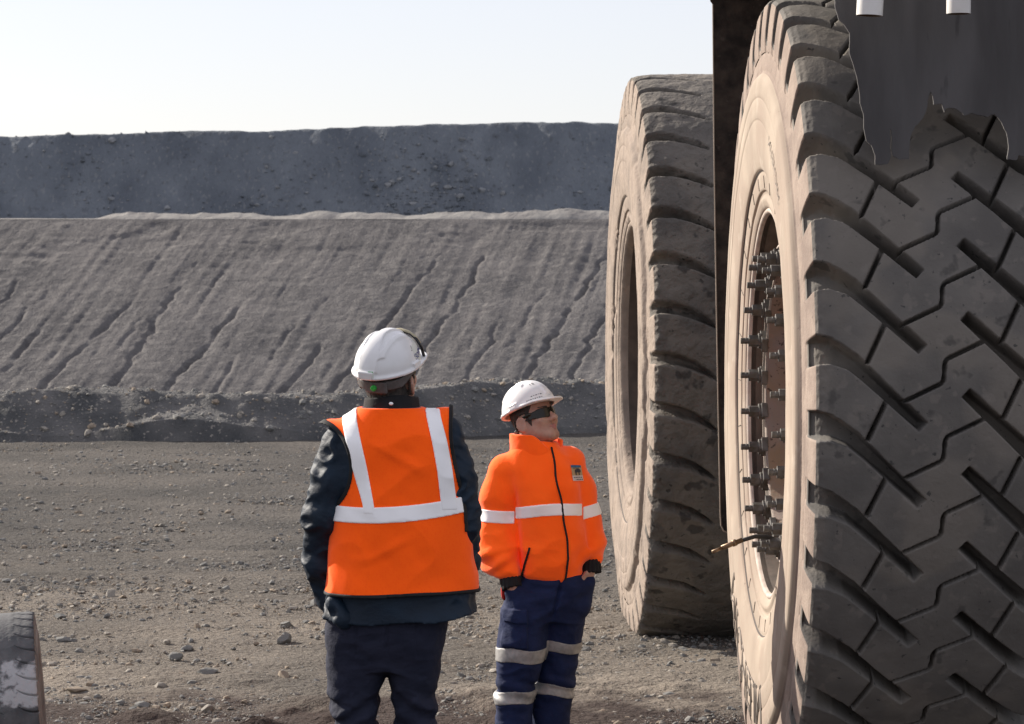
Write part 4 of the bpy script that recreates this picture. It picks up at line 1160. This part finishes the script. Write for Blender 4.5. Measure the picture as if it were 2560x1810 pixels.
    def pocket(x, y, z):
        q = rcone(x, y, z, (-0.195, -0.12, 0.895), (-0.165, -0.14, 0.845), 0.030, 0.036)
        q = smax(q, -ell(x, y, z, (-0.205, -0.165, 0.87), (0.022, 0.022, 0.026)), 0.01)
        return q - 0.006 * folds(x, y, z, 20, 20, 20, 9)
    put('jacket_pocket', root, pocket, (-0.28, -0.22, 0.78), (-0.08, -0.05, 0.96), 0.0045, M['nylon'], 'crumpled side pocket of the jacket')

    def collar(x, y, z):
        cx, cy = -0.003 + 0.0 * z, 0.012 + 0.25 * (z - 1.55)
        q = np.hypot((x - cx) / 0.088, (y - cy) / 0.084)
        q = (q - (1 - 1.2 * (z - 1.56))) * 0.085
        top = 1.612 + 0.012 * np.sin(x * 18) - 0.02 * ss(0.0, 0.09, x)
        d = np.maximum(np.abs(q) - 0.010, np.maximum(z - top, 1.50 - z))
        return d - 0.003 * folds(x, y, z, 16, 16, 24, 6)
    put('collar', root, collar, (-0.14, -0.13, 1.49), (0.14, 0.16, 1.65), 0.004, M['collar'])

    vt = soften([(0.88, 0.03, 0, 0.285, 0.222), (0.925, 0.03, 0, 0.274, 0.205), (1.05, 0.03, 0, 0.252, 0.186), (1.2, 0.026, 0, 0.237, 0.174), (1.35, 0.02, 0, 0.230, 0.154), (1.46, 0.0, 0, 0.222, 0.136),
                 (1.515, -0.004, 0.005, 0.20, 0.116), (1.545, -0.004, 0.008, 0.155, 0.104), (1.575, -0.003, 0.012, 0.105, 0.094), (1.61, -0.003, 0.015, 0.085, 0.085)])
    def drape(x, y, z):
        g = 0.007 * np.sin(x * 26 + 5 * (z - 1.2) + 2.0 * noise3(x * 5, y * 3, z * 4, 31)) * ss(1.15, 0.95, z)
        g = g + 0.011 * fbm(x * 6 + 3.5 * z, y * 4, z * 5, oct=3, seed=33) + 0.005 * (1 - np.abs(noise3(x * 7 + z * 4, y * 5, z * 8 - x * 5, 35)) * 2.6)
        g = g + 0.008 * np.exp(-((z - 1.425 + 0.5 * (x + 0.02)) / 0.02) ** 2) * ss(-0.09, 0.0, x) * ss(0.15, 0.05, x)
        g = g + 0.006 * np.exp(-((z - 1.09 - 0.04 * np.sin(x * 14)) / 0.018) ** 2) * ss(-0.2, -0.05, x) * ss(0.12, 0.0, x)
        return g
    def shoulder(x, y, z):
        return smin(loft(x, y, z, vt, 2.5), np.minimum(rcone(x, y, z, (-0.10, 0, 1.462), (-0.196, 0, 1.455), 0.088, 0.080), rcone(x, y, z, (0.10, 0, 1.472), (0.19, 0, 1.487), 0.088, 0.084)), 0.02)
    def hole(x, y, z):
        L = (np.sqrt(((x + 0.262) / 0.125) ** 2 + ((z - 1.365) / 0.158) ** 2) - 1) * 0.125
        L = np.minimum(L, (x + 0.219) * 0.9 + 0.0 * z) if False else L
        Rr = (0.205 + 0.055 * ss(1.5, 1.15, z) + 0.10 * ss(1.15, 0.95, z)) - x
        return np.minimum(L, Rr)
    def vest(x, y, z, g=0.0):
        d = shoulder(x, y, z) - drape(x, y, z) - g
        d = np.maximum(d, -(hole(x, y, z)))
        hem = 0.928 + 0.012 * np.sin(x * 9 + 1.0) * ss(-0.1, 0.2, x) + 0.02 * ss(0.15, 0.29, x) * 0.6
        d = np.maximum(d, hem - z)
        nk = np.maximum(np.hypot(x + 0.003, (y - 0.02)) - 0.092, 1.53 - z)
        return np.maximum(np.maximum(d, -nk), z - 1.568)
    put('safety_vest', root, vest, (-0.32, -0.26, 0.90), (0.34, 0.24, 1.62), 0.0045, M['vest'])
    def hemtrim(x, y, z):
        hem = 0.928 + 0.012 * np.sin(x * 9 + 1.0) * ss(-0.1, 0.2, x) + 0.02 * ss(0.15, 0.29, x) * 0.6
        return np.maximum(shoulder(x, y, z) - drape(x, y, z) - 0.0025, np.abs(z - hem) - 0.006)
    put('trim', root, hemtrim, (-0.32, -0.26, 0.90), (0.34, 0.24, 0.98), 0.004, M['trim'])
    def armtrim(x, y, z):
        return np.maximum.reduce([shoulder(x, y, z) - drape(x, y, z) - 0.003, np.abs(hole(x, y, z)) - 0.0065, 1.14 - z])
    put('trim', root, lambda x, y, z: np.maximum(armtrim(x, y, z), x), (-0.32, -0.22, 1.12), (0.02, 0.22, 1.60), 0.0035, M['trim'])
    put('trim', root, lambda x, y, z: np.maximum(armtrim(x, y, z), -x), (-0.02, -0.22, 1.12), (0.34, 0.22, 1.60), 0.0035, M['trim'])
    T = 0.0045
    def base(x, y, z): return np.maximum(shoulder(x, y, z) - drape(x, y, z) - T, -hole(x, y, z) + 0.004)
    def waist(x, y, z):
        zc = 1.206 + 0.045 * (x + 0.02) + 0.25 * (x + 0.02) ** 2
        return np.maximum(base(x, y, z), np.abs(z - zc) - 0.0275)
    put('reflective_strip', root, waist, (-0.30, -0.25, 1.13), (0.34, 0.23, 1.32), 0.0038, M['tape'], 'wide horizontal reflective strip')
    def vert(x, y, z, tab, zlo):
        t = np.array(tab)
        xc = np.interp(z, t[:, 0], t[:, 1]); hw = np.interp(z, t[:, 0], t[:, 2])
        return np.maximum.reduce([base(x, y, z) - 0.001, np.abs(x - xc) - hw, zlo - z, z - 1.565])
    lt = soften([(1.20, -0.072, 0.020), (1.24, -0.0755, 0.0195), (1.32, -0.096, 0.024), (1.39, -0.113, 0.027), (1.46, -0.130, 0.027), (1.53, -0.147, 0.027), (1.58, -0.150, 0.027)])
    rt = soften([(1.20, 0.206, 0.027), (1.26, 0.198, 0.027), (1.36, 0.186, 0.026), (1.46, 0.167, 0.026), (1.554, 0.142, 0.025), (1.60, 0.138, 0.025)])
    put('reflective_strip', root, lambda x, y, z: vert(x, y, z, lt, 1.21), (-0.22, -0.25, 1.18), (-0.03, 0.22, 1.62), 0.0038, M['tape'], 'narrowing vertical reflective strip over the bent-arm shoulder')
    put('reflective_strip', root, lambda x, y, z: vert(x, y, z, rt, 1.22), (0.08, -0.25, 1.18), (0.28, 0.22, 1.62), 0.0038, M['tape'], 'straight vertical reflective strip')

    hair(fr, root, 1.13, -0.112, True, ((-0.003, 0.0, 1.48), (-0.012, 0.02, 1.64), 0.066, 0.060))
    glasses(fr, root)
    # suspension band of the helmet round the back of the head
    def band(x, y, z):
        hx, hy, hz = fr.local(x, y, z)
        s = np.hypot((hx + 0.008) / 1.14, hy / 1.02) - 0.0955
        zc = 0.016 + 0.45 * np.maximum(0, hx + 0.06)
        return np.maximum.reduce([np.abs(s) - 0.004, np.abs(hz - zc) - 0.0165, hx - 0.03])
    b = (fr.c - 0.16, fr.c + 0.16)
    put('helmet_band', root, band, b[0], b[1], 0.0035, M['strap'])
    def knob(x, y, z):
        hx, hy, hz = fr.local(x, y, z)
        return np.maximum(np.hypot(hy + 0.016, hz - 0.014) - 0.0105, np.abs(hx + 0.125) - 0.008)
    def knob2(x, y, z):
        hx, hy, hz = fr.local(x, y, z)
        a = math.radians(14)
        return np.maximum.reduce([np.abs(hy + 0.015) - 0.045, np.abs(hz - 0.013) - 0.020, np.abs(hx + 0.117 - 0.8 * (hy + 0.015) ** 2 * 4) - 0.006])
    put('green_disc', root, knob, b[0], b[1], 0.003, M['green'])
    put('helmet_band', root, knob2, b[0], b[1], 0.0035, M['strap'])
    put('collar_button', root, lambda x, y, z: ell(x, y, z, (0.0, -0.096, 1.586), (0.008, 0.006, 0.006)), (-0.03, -0.13, 1.56), (0.03, -0.06, 1.62), 0.0025, M['tape'])

    def extra(hel, decal, write, on_dome):
        a = -1.10
        decal('sticker', (-0.034, 0.062), (-0.026, 0.040), a, 0.33, 0.0010, M['sticker'])
        write('Зоян', 0.036, a + 0.02, 0.33, 0.0022, M['ink_blue'], rot=0.18)
        for u, v in ((-0.040, 0.026), (-0.038, 0.0), (-0.036, -0.012), (-0.032, 0.034), (-0.026, 0.04)):
            decal('paint_fleck', (u, u + 0.0045), (v, v + 0.0045), a, 0.33, 0.0012, M['ink_dark'])
        # goggles pushed up on the front
        rim = MB()
        pts = [tuple(on_dome(np.array(u), np.array(v), 0.0, 0.30, 0.012)) for u, v in ((-0.085, -0.035), (-0.083, 0.0), (-0.075, 0.028), (-0.05, 0.045), (0.0, 0.05), (0.05, 0.045), (0.08, 0.01))]
        rim.tube(pts, 0.0055, 8)
        o = rim.build('goggle_frame', M['black_plastic'], hel, smooth=True)
        l = MB()
        l.tube([tuple(on_dome(np.array(u), np.array(v), 0.0, 0.30, 0.014)) for u, v in ((-0.078, 0.010), (-0.066, 0.036), (-0.04, 0.05), (0.0, 0.054), (0.04, 0.05))], 0.0055, 8)
        l.build('goggle_lens', M['clear_lens'], hel, smooth=True)
        decal('green_label', (-0.012, 0.004), (-0.004, 0.016), math.pi + 0.18, 0.10, 0.012, M['green'])
    helmet_parts(fr, root, None, extra, 0.0, 0.985, 0.011)
    for sx in (-0.125, 0.085):
        def boot(x, y, z, sx=sx):
            d = smin(ell(x, y, z, (sx, 0.075, 0.045), (0.056, 0.15, 0.055)), rcone(x, y, z, (sx, 0, 0.05), (sx, 0, 0.16), 0.062, 0.066), 0.03)
            return np.maximum(d, -z + 0.002)
        put('boot', root, boot, (sx - 0.09, -0.12, -0.02), (sx + 0.09, 0.25, 0.25), 0.007, M['boot'])
man_vest()

# ---------------- the man in the fleece, three-quarter front
def man_fleece():
    root = empty('person', (0.122, 11.5, 0.0))
    tag(root, 'person in an orange fleece with hands in blue trouser pockets and sunglasses', 'person', 'two workers looking up at the truck')
    fr = Frame((-0.026, 0.0, 1.611), -42, 23, 0, 0.935)
    torso = soften([(0.945, 0.030, 0, 0.118, 0.118), (0.975, 0.034, 0, 0.130, 0.128), (1.03, 0.035, 0, 0.142, 0.142), (1.12, 0.03, 0, 0.147, 0.146), (1.22, 0.027, 0, 0.144, 0.142), (1.35, 0.010, 0, 0.155, 0.138),
                    (1.42, -0.010, 0, 0.162, 0.120), (1.465, -0.018, 0.0, 0.132, 0.100), (1.50, -0.020, 0.0, 0.105, 0.092), (1.53, -0.018, 0.0, 0.082, 0.08)])
    armL = [((-0.148, -0.01, 1.405), 0.073), ((-0.172, -0.01, 1.30), 0.069), ((-0.180, 0.0, 1.17), 0.070), ((-0.168, -0.040, 1.070), 0.070), ((-0.138, -0.084, 1.008), 0.050)]
    armR = [((0.105, 0.03, 1.425), 0.076), ((0.145, 0.04, 1.32), 0.066), ((0.172, 0.05, 1.19), 0.062), ((0.184, 0.03, 1.105), 0.062), ((0.197, 0.0, 1.058), 0.046)]
    legL = soften([(0.05, -0.10, -0.05, 0.07, 0.08), (0.386, -0.113, -0.05, 0.073, 0.085), (0.51, -0.109, -0.05, 0.077, 0.09), (0.60, -0.095, -0.05, 0.088, 0.10), (0.70, -0.080, -0.045, 0.100, 0.115), (0.836, -0.062, -0.03, 0.098, 0.125), (0.92, -0.03, -0.02, 0.10, 0.12)])
    legR = soften([(0.05, 0.05, 0.05, 0.07, 0.08), (0.386, 0.034, 0.05, 0.080, 0.085), (0.51, 0.047, 0.05, 0.088, 0.09), (0.60, 0.066, 0.05, 0.082, 0.10), (0.70, 0.074, 0.045, 0.085, 0.115), (0.836, 0.080, 0.03, 0.096, 0.125), (0.92, 0.09, 0.02, 0.095, 0.12)])
    hips = soften([(0.80, 0.01, 0, 0.14, 0.12), (0.86, 0.02, 0, 0.160, 0.13), (0.93, 0.037, 0, 0.148, 0.128), (1.0, 0.035, 0, 0.125, 0.12)])
    hL = ((-0.128, -0.098, 0.975), (-0.112, -0.112, 0.905), (0.25, -0.05, -0.95), (0.55, -0.8, 0.2))
    hR = ((0.202, -0.015, 1.02), (0.178, -0.030, 0.945), (-0.40, -0.05, -0.90), (0.35, 0.90, -0.1), 0.9)

    def body(x, y, z):
        hx, hy, hz = fr.local(x, y, z)
        d = head_sdf(hx, hy, hz, 1.0)
        d = smin(d, rcone(x, y, z, (-0.018, 0.0, 1.44), (-0.030, 0.0, 1.57), 0.064, 0.058), 0.03)
        d = smin(d, np.maximum(loft(x, y, z, torso, grow=-0.04), 0.97 - z), 0.03)
        for arm in (armL, armR):
            d = smin(d, chain(x, y, z, [(p, r - 0.026) for p, r in arm]), 0.02)
        d = smin(d, smin(loft(x, y, z, legL, grow=-0.026), loft(x, y, z, legR, grow=-0.026), 0.03), 0.04)
        d = smin(d, loft(x, y, z, hips, grow=-0.03), 0.04)
        d = smin(d, hand_sdf(x, y, z, *hL), 0.008)
        d = smin(d, hand_sdf(x, y, z, *hR), 0.008)
        for sx, sy in ((-0.10, -0.05), (0.05, 0.05)):
            d = smin(d, ell(x, y, z, (sx + 0.03, sy - 0.05, 0.04), (0.06, 0.11, 0.035)), 0.03)
        return d
    put('body', root, body, (-0.28, -0.22, -0.0), (0.30, 0.22, 1.80), 0.0046, M['skin'])

    def pants(x, y, z):
        d = smin(loft(x, y, z, legL, 2.2), loft(x, y, z, legR, 2.2), 0.008)
        d = smin(d, loft(x, y, z, hips, 2.3), 0.03)
        # pockets filled by the hands
        pl = rcone(x, y, z, (-0.112, -0.100, 0.915), (-0.090, -0.105, 0.84), 0.040, 0.040)
        pr = rcone(x, y, z, (0.178, -0.03, 0.95), (0.160, -0.04, 0.86), 0.036, 0.038)
        d = smin(d, smin(pl, pr, 0.01), 0.03)
        # cargo pocket with a flap on the near leg
        cp = np.maximum.reduce([np.abs(x + 0.115) - 0.050, np.abs(z - 0.775) - 0.072, loft(x, y, z, legL, 2.2) - 0.010, y - 0.0])
        fl = np.maximum.reduce([np.abs(x + 0.110) - 0.048, np.abs(z - 0.828) - 0.024, loft(x, y, z, legL, 2.2) - 0.016, y - 0.0])
        d = smin(d, np.minimum(cp, fl), 0.006)
        fo = folds(x, y, z, 8, 8, 14, 25) * 0.007 + 0.008 * fbm(x * 10 + z * 5, y * 9, z * 4, oct=3, seed=26)
        fo = fo + 0.006 * np.sin((z + 0.4 * x + 0.03 * noise3(x * 9, y * 9, z * 9, 14)) * 78) * ss(0.60, 0.53, z) * ss(0.44, 0.5, z)
        fo = fo + 0.006 * np.exp(-((z - 0.86 - 0.5 * (x - 0.06)) / 0.015) ** 2) * ss(0.12, 0.04, np.abs(x - 0.03))
        seam = 0.012 * np.exp(-((x - 0.075 + 0.25 * (0.95 - z)) / 0.006) ** 2) * ss(0.80, 0.86, z) * ss(0.0, -0.04, y)
        return d - fo + seam
    put('trousers', root, pants, (-0.25, -0.24, 0.03), (0.28, 0.22, 1.0), 0.0046, M['pants_blue'])
    def pstrip(tab, zc, slope, hw, xlo, xhi):
        def f(x, y, z):
            d = pants(x, y, z) - 0.0035
            own = loft(x, y, z, tab, 2.2) - 0.014
            return np.maximum.reduce([d, own, np.abs(z - zc - slope * (x - (xlo + xhi) / 2) - 0.004 * np.sin(x * 40)) - hw])
        return f
    for tab, zc, sl, hw, xl, xh in ((legL, 0.664, -0.03, 0.0285, -0.18, 0.02), (legL, 0.492, 0.05, 0.0255, -0.185, -0.035), (legR, 0.688, -0.10, 0.0225, 0.0, 0.16), (legR, 0.508, -0.16, 0.0225, -0.03, 0.135)):
        put('reflective_strip', root, pstrip(tab, zc, sl, hw, xl, xh), (-0.24, -0.22, zc - 0.08), (0.22, 0.20, zc + 0.08), 0.0042, M['tape_grey'])

    def fleece(x, y, z):
        d = loft(x, y, z, torso, 2.4)
        for arm in (armL, armR):
            d = smin(d, chain(x, y, z, arm, 0.05), 0.022)
        ar = ss(0.11, 0.17, np.abs(x - 0.01))
        low = ss(1.25, 1.05, z)
        fo = folds(x, y, z, 6, 7, 9, 52, oct=2) * (0.007 + 0.009 * ar * low) + 0.005 * fbm(x * 7 - 4 * z, y * 5, z * 4, oct=2, seed=56)
        fo = fo + 0.006 * (1 - np.abs(noise3(x * 8 - z * 5, y * 8, z * 9 + x * 5, 58)) * 2.4) * ss(1.32, 1.1, z)
        fo = fo + 0.008 * np.sin((z * 0.9 - 0.6 * x) * 75 + 2.5 * noise3(x * 7, y * 7, z * 7, 57)) * ar * ss(1.12, 1.06, z) * ss(0.97, 1.02, z)
        fo = fo - 0.010 * np.exp(-((x + 0.098 + 0.08 * (z - 1.2)) / 0.010) ** 2) * ss(1.36, 1.28, z) * ss(0, -0.05, y)      # crease between arm and chest
        hem = 0.962 - 0.018 * ss(-0.02, 0.10, x) + 0.012 * ss(0.10, 0.15, x)
        return smax(d - fo, hem - z, 0.03)
    put('fleece_jacket', root, fleece, (-0.30, -0.22, 0.93), (0.30, 0.22, 1.56), 0.0045, M['fleece'])
    def chest(x, y, z, own, zc, hw):
        return np.maximum.reduce([fleece(x, y, z) - 0.0035, own(x, y, z) - 0.02, np.abs(z - zc(x)) - hw])
    tor = lambda x, y, z: np.maximum(loft(x, y, z, torso, 2.4), np.maximum(-0.108 - x, x - 0.163))
    aL = lambda x, y, z: np.maximum(chain(x, y, z, armL, 0.05), x + 0.112)
    aR = lambda x, y, z: np.maximum(chain(x, y, z, armR, 0.05), 0.167 - x)
    def tor_only(x, y, z): return np.maximum.reduce([fleece(x, y, z) - 0.0035, -0.108 - x, x - 0.163, np.abs(z - (1.243 + 0.02 * np.sin((x + 0.11) * 9) - 0.004)) - 0.0245])
    put('reflective_strip', root, tor_only, (-0.14, -0.20, 1.17), (0.19, 0.20, 1.31), 0.004, M['tape'], 'reflective strip across the chest')
    put('reflective_strip', root, lambda x, y, z: np.maximum.reduce([fleece(x, y, z) - 0.004, x + 0.112, np.abs(z - (1.224 - 0.05 * (x + 0.18))) - 0.0255]), (-0.30, -0.20, 1.15), (-0.09, 0.20, 1.30), 0.004, M['tape'], 'reflective strip round the sleeve beside the vest man')
    put('reflective_strip', root, lambda x, y, z: np.maximum.reduce([fleece(x, y, z) - 0.004, 0.167 - x, np.abs(z - (1.242 + 0.22 * (x - 0.20))) - 0.0255]), (0.15, -0.20, 1.15), (0.29, 0.20, 1.32), 0.004, M['tape'], 'reflective strip round the sleeve by the wheel')

    # standing collar with the front laid open
    def collar(x, y, z):
        cx, cy = -0.022, 0.004
        q = (np.hypot((x - cx) / 0.098, (y - cy) / 0.094) - (1 + 0.35 * (z - 1.50))) * 0.094
        front = ss(0.02, -0.09, y) * ss(-0.05, 0.05, x)
        top = 1.556 - 0.060 * front - 0.02 * ss(0.0, 0.09, x)
        gap = np.where(y < 0, np.abs(x - 0.047) - 0.016 - 0.20 * np.maximum(0, z - 1.475), 1)
        d = np.maximum.reduce([np.abs(q) - 0.009, z - top, 1.44 - z, -gap])
        return d - 0.003 * folds(x, y, z, 14, 14, 14, 6)
    put('collar', root, collar, (-0.16, -0.14, 1.42), (0.14, 0.14, 1.60), 0.004, M['fleece'])
    zx = lambda z: np.interp(z, [0.955, 1.06, 1.24, 1.40, 1.50], [0.088, 0.108, 0.086, 0.055, 0.040])
    def zipf(x, y, z):
        return np.maximum.reduce([fleece(x, y, z) - 0.005, np.abs(x - zx(z) - 0.0025 * np.sin(z * 40)) - 0.0044, y, z - 1.51])
    put('zip', root, zipf, (0.0, -0.22, 0.93), (0.14, 0.02, 1.54), 0.0036, M['trim'])
    def pz(x, y, z):
        xc = np.interp(z, [0.985, 1.03, 1.10], [-0.082, -0.072, -0.052])
        return np.maximum.reduce([fleece(x, y, z) - 0.005, np.abs(x - xc) - 0.0045, y, z - 1.105, 0.985 - z])
    put('pocket_zip', root, pz, (-0.12, -0.22, 0.95), (0.0, 0.02, 1.13), 0.0036, M['trim'])
    for arm, ends in ((armL, ((-0.134, -0.090, 0.990), (-0.122, -0.106, 0.940))), (armR, ((0.198, -0.006, 1.035), (0.201, -0.016, 0.992)))):
        def cuff(x, y, z, ends=ends):
            a, b = np.array(ends[0]), np.array(ends[1]); d = b - a; L = np.linalg.norm(d)
            t = ((x - a[0]) * d[0] + (y - a[1]) * d[1] + (z - a[2]) * d[2]) / L
            r = np.sqrt(np.maximum(0, (x - a[0]) ** 2 + (y - a[1]) ** 2 + (z - a[2]) ** 2 - t * t))
            return np.maximum(r - 0.042, np.abs(t - L / 2) - L / 2 - 0.004) - 0.002 * np.sin(np.arctan2(x - a[0], y - a[1]) * 16)
        c = (np.array(ends[0]) + np.array(ends[1])) / 2
        put('cuff', root, cuff, c - 0.08, c + 0.08, 0.0038, M['collar'])
    put('red_tag', root, lambda x, y, z: smin(ell(x, y, z, (-0.158, -0.055, 0.925), (0.010, 0.018, 0.034)), ell(x, y, z, (-0.154, -0.05, 0.90), (0.008, 0.014, 0.02)), 0.01), (-0.20, -0.11, 0.85), (-0.11, 0.0, 0.99), 0.003, M['red'])

    # chest patch: blue sweep, tan field, dark long-haired ox, two rows of small print
    def skin_pt(X, Z, lift):
        out = []
        for xx, zz in zip(np.ravel(X), np.ravel(Z)):
            ys = np.linspace(-0.24, 0.02, 261)
            v = fleece(np.full_like(ys, xx), ys, np.full_like(ys, zz))
            k = np.argmax(v < 0); out.append((xx, ys[k] - lift, zz))
        return np.array(out)
    pcx, pcz, pw, ph = 0.1405, 1.4015, 0.0235, 0.031
    def patch(name, u0, u1, v0, v1, lift, m, parent, n=6):
        A, B_ = np.meshgrid(np.linspace(u0, u1, n), np.linspace(v0, v1, n), indexing='ij')
        X = pcx + pw * A * (0.93) + 0.009 * (-B_) * 0.55 + 0.002; Z = pcz + ph * B_ - 0.002 * A
        o = link(name, mesh_np(name, skin_pt(X, Z, lift), grid_quads(n, n), mats=[m]), parent); return o
    bd = patch('badge', -1, 1, -1, 1, 0.004, M['tan_patch'], root, 9)
    bd['label'] = 'small chest badge with a dark animal under a blue sweep'
    patch('badge_strip', -1, 1, -1, -0.32, 0.0052, M['white_patch'], bd)
    patch('badge_sweep', -1, 0.9, 0.72, 1.02, 0.0052, M['blue_patch'], bd)
    for r_, (a, b) in enumerate(((-0.62, -0.50), (-0.90, -0.78))):
        for k in range(5 - r_):
            u = -0.75 + r_ * 0.45 + 0.33 * k
            patch('badge_print', u, u + 0.24, a, b, 0.0062, M['ink_dark'], bd, 2)
    for u0, u1, v0, v1 in ((-0.35, 0.0, 0.05, 0.46), (-0.05, 0.62, 0.10, 0.55), (0.5, 0.74, 0.12, 0.42), (-0.30, -0.10, -0.28, 0.08), (0.28, 0.48, -0.28, 0.12), (-0.72, 0.5, 0.60, 0.67)):
        patch('badge_animal', u0, u1, v0, v1, 0.0065, M['ink_dark'], bd, 3)

    hair(fr, root, 1.0, -0.085, True)
    def sideburn(x, y, z):
        hx, hy, hz = fr.local(x, y, z)
        ya = np.abs(hy)
        d = head_sdf(hx, hy, hz, 1.0) - 0.003
        lim = np.maximum(np.abs(hx - 0.026 + 0.1 * (hz - 0.0)) - 0.010 * ss(-0.04, 0.0, hz) - 0.001, np.maximum(-0.036 - hz, hz - 0.05))
        return np.maximum.reduce([d, lim, 0.04 - ya])
    b = (fr.c - 0.14, fr.c + 0.14)
    put('hair', root, sideburn, b[0], b[1], 0.0032, M['hair'])
    def lips(x, y, z):
        hx, hy, hz = fr.local(x, y, z); ya = np.abs(hy)
        d = np.minimum(rcone(hx, ya, hz, (0.0948, 0.0, -0.0555), (0.082, 0.021, -0.0585), 0.0068, 0.0035), rcone(hx, ya, hz, (0.0918, 0.0, -0.067), (0.081, 0.018, -0.063), 0.0077, 0.0035))
        return d
    put('lips', root, lips, b[0], b[1], 0.0026, M['lips'])
    def brow(x, y, z):
        hx, hy, hz = fr.local(x, y, z); ya = np.abs(hy)
        return rcone(hx, ya, hz, (0.093, 0.012, 0.032), (0.074, 0.048, 0.033), 0.0042, 0.003)
    put('eyebrow', root, brow, b[0], b[1], 0.0026, M['hair'])
    glasses(fr, root)
    def knob(x, y, z):
        hx, hy, hz = fr.local(x, y, z)
        a = np.maximum(np.hypot(hy, hz + 0.045) - 0.022, np.abs(hx + 0.118) - 0.011)
        s = np.maximum.reduce([np.abs(np.hypot((hx + 0.01) / 1.15, hy / 0.98) - 0.088) - 0.0035, np.abs(hz + 0.030 - 0.5 * np.maximum(0, hx + 0.05)) - 0.011, hx + 0.02])
        return np.minimum(a, s)
    put('helmet_band', root, knob, b[0], b[1], 0.003, M['black_plastic'])
    def extra(hel, decal, write, on_dome):
        a = -0.42
        for row, (v, u0, n, w) in enumerate(((-0.012, 0.0, 5, 0.009), (-0.026, -0.026, 8, 0.008))):
            for k in range(n):
                u = u0 + k * (w + 0.0018)
                decal('print_mark', (u, u + w * 0.8), (v + 0.0015 * (k % 2), v + 0.0036), a - 0.25, 0.31, 0.0012, M['ink_dark'])
        for u in (-0.006, 0.012, 0.019):
            decal('print_mark', (u, u + 0.005), (0.055, 0.068 + 0.2 * u), a, 0.31, 0.0012, M['ink_dark'])
    helmet_parts(fr, root, None, extra, -0.016)
    for sx, sy in ((-0.10, -0.05), (0.05, 0.05)):
        def boot(x, y, z, sx=sx, sy=sy):
            d = smin(ell(x, y, z, (sx + 0.035, sy - 0.06, 0.045), (0.075, 0.13, 0.055)), rcone(x, y, z, (sx, sy, 0.05), (sx, sy, 0.16), 0.062, 0.066), 0.03)
            return np.maximum(d, -z + 0.002)
        put('boot', root, boot, (sx - 0.1, sy - 0.22, -0.02), (sx + 0.14, sy + 0.1, 0.25), 0.007, M['boot'])
man_fleece()
